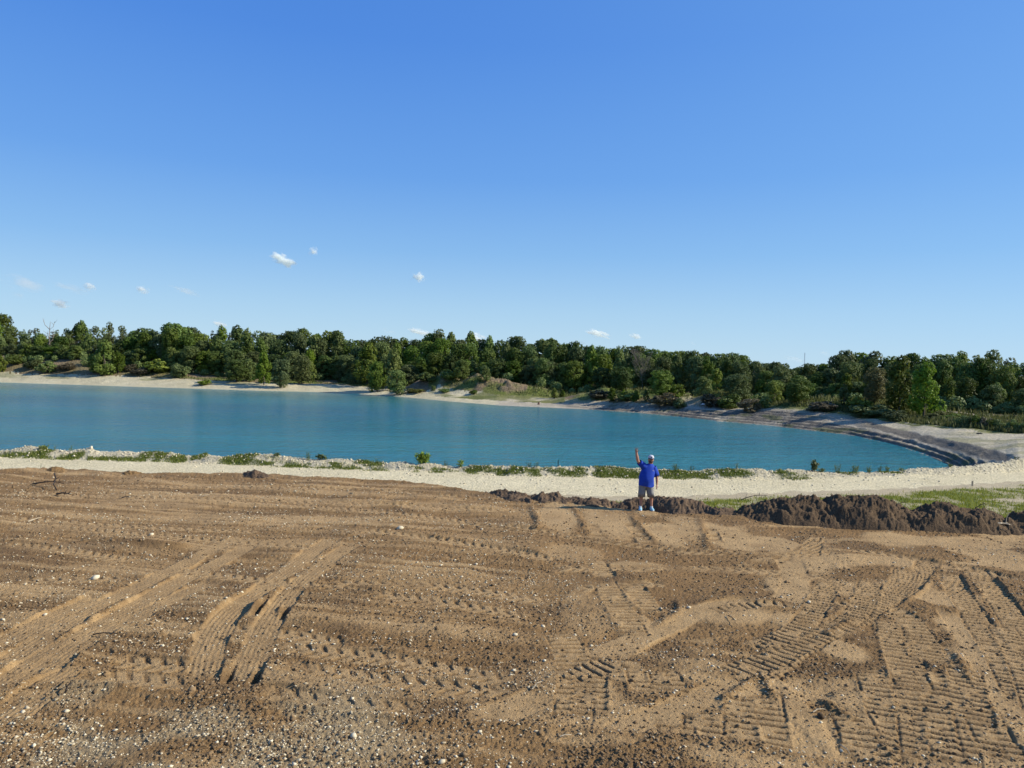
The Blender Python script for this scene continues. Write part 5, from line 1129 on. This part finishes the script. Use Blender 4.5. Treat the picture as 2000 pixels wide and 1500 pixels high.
link('nose', pymesh('nose', [(.06, -.112, 1.64), (.092, -.112, 1.64), (.076, -.140, 1.637), (.076, -.112, 1.685)], [(0, 2, 3), (2, 1, 3), (0, 1, 2)], True), M['skin'], person)
for sx in (-.085, .085): ball('ear', (.075+sx, 0, 1.66), (.012, .022, .032), M['skin'], person)
link('beard', pymesh('beard', *loft([((.074, -.025, 1.640), X1, Y1, .080, .093), ((.074, -.03, 1.615), X1, Y1, .080, .095), ((.072, -.035, 1.585), X1, Y1, .070, .085), ((.07, -.04, 1.565), X1, Y1, .045, .06), ((.07, -.04, 1.56), X1, Y1, .01, .01)], 18), True), M['beard'], person)
ball('mouth', (.076, -.124, 1.612), (.022, .006, .006), simple('lips', (.35, .13, .10)), person)
link('chest_print', pymesh('chest_print', [(.105, -.190, 1.325), (.165, -.180, 1.305), (.165, -.183, 1.323), (.105, -.193, 1.343)], [(0, 1, 2, 3)]), M['sole'], person)

# ------------------------------------------------------------------ CLOUDS (small puffs of real vapour)
def cloud_mat(name, dens, sc):
    m = bpy.data.materials.new(name); m.use_nodes = True; n = m.node_tree.nodes; l = m.node_tree.links; n.remove(n['Principled BSDF'])
    pv = n.new('ShaderNodeVolumePrincipled'); pv.inputs['Color'].default_value = (.97, 1, .975, 1); pv.inputs['Anisotropy'].default_value = .2
    tc = n.new('ShaderNodeTexCoord'); ln = n.new('ShaderNodeVectorMath'); ln.operation = 'LENGTH'; l.new(tc.outputs['Object'], ln.inputs[0])
    nz_ = n.new('ShaderNodeTexNoise'); nz_.inputs['Scale'].default_value = sc; nz_.inputs['Detail'].default_value = 5
    oi = n.new('ShaderNodeObjectInfo'); ad = n.new('ShaderNodeVectorMath'); mu = n.new('ShaderNodeMath'); mu.operation = 'MULTIPLY'; mu.inputs[1].default_value = 50; l.new(oi.outputs['Random'], mu.inputs[0])
    l.new(tc.outputs['Object'], ad.inputs[0]); l.new(mu.outputs[0], ad.inputs[1]); l.new(ad.outputs[0], nz_.inputs['Vector'])
    m1 = n.new('ShaderNodeMath'); m1.operation = 'MULTIPLY_ADD'; m1.inputs[1].default_value = 2.6; m1.inputs[2].default_value = -.55; l.new(nz_.outputs[0], m1.inputs[0])
    m2 = n.new('ShaderNodeMath'); m2.operation = 'SUBTRACT'; l.new(m1.outputs[0], m2.inputs[0]); l.new(ln.outputs['Value'], m2.inputs[1])
    m3 = n.new('ShaderNodeMath'); m3.operation = 'MULTIPLY'; m3.use_clamp = False; m3.inputs[1].default_value = dens; l.new(m2.outputs[0], m3.inputs[0])
    m4 = n.new('ShaderNodeMath'); m4.operation = 'MAXIMUM'; m4.inputs[1].default_value = 0; l.new(m3.outputs[0], m4.inputs[0])
    l.new(m4.outputs[0], pv.inputs['Density']); l.new(pv.outputs[0], n['Material Output'].inputs['Volume']); return m
M['cloud'] = cloud_mat('white_cloud', .10, 1.7); M['thin'] = cloud_mat('thin_cloud', .010, 1.3)
cme = mesh_np('cloud', ICO*1.25, ICF); cme2 = cme.copy(); cme.materials.append(M['cloud']); cme2.materials.append(M['thin'])
for px, py, wd, ht, k, lb in [(545, 503, 34, 20, 0, 'small white cloud with a ragged tail, largest of the few clouds'), (562, 513, 30, 20, 0, 'small white puff just under the right end of the largest cloud'), (612, 491, 17, 18, 0, 'small upright puff right of the largest cloud'), (818, 541, 24, 20, 0, 'lone white puff of cloud above the middle of the wood'),
                              (176, 560, 22, 14, 0, 'tiny white puff above a grey streak at left'), (140, 562, 70, 16, 1, 'faint grey streak of cloud around the tiny left puff'), (278, 566, 26, 14, 0, 'small white puff right of the grey streak, above the tall dark dome'), (118, 593, 32, 16, 0, 'bright small cloud low at the left, above the dead snag'), (38, 577, 22, 12, 1, 'faint puff near the left edge of the sky'),
                              (45, 552, 84, 24, 1, 'faint grey band of cloud at the left edge'), (428, 632, 28, 10, 0, 'tiny low cloud just above the left skyline'), (365, 569, 60, 12, 1, 'faint grey streak right of the small white puff'), (758, 647, 32, 9, 1, 'small low wisp touching the skyline, left of the flat white one'), (822, 649, 44, 11, 0, 'flat white wisp on the skyline left of the middle'),
                              (930, 659, 38, 16, 0, 'white cloud top peeking over the trees at the middle'), (1168, 651, 46, 13, 0, 'flat white cloud low above the wood at centre right'), (1242, 657, 22, 11, 0, 'tiny white cloud right of the flat low cloud'), (1133, 668, 34, 11, 1, 'pale cloud sliver resting on the treetops below the flat low cloud'), (1355, 671, 14, 8, 1, 'faintest tiny wisp above the right part of the wood'), (1610, 690, 20, 9, 1, 'faint sliver of cloud right of the radio mast'), (1555, 702, 40, 10, 1, 'pale low cloud strip behind the radio mast')]:
    d = 4000; p = P(px, py, d); s = 1/1480*d
    ob = link('cloud', cme if k == 0 else cme2, loc=p); ob.scale = (wd/2*s*1.25, wd/2*s*.9, ht/2*s*1.25); ob.rotation_euler = (0, R(14), 0)
    tag(ob, lb, 'cloud')
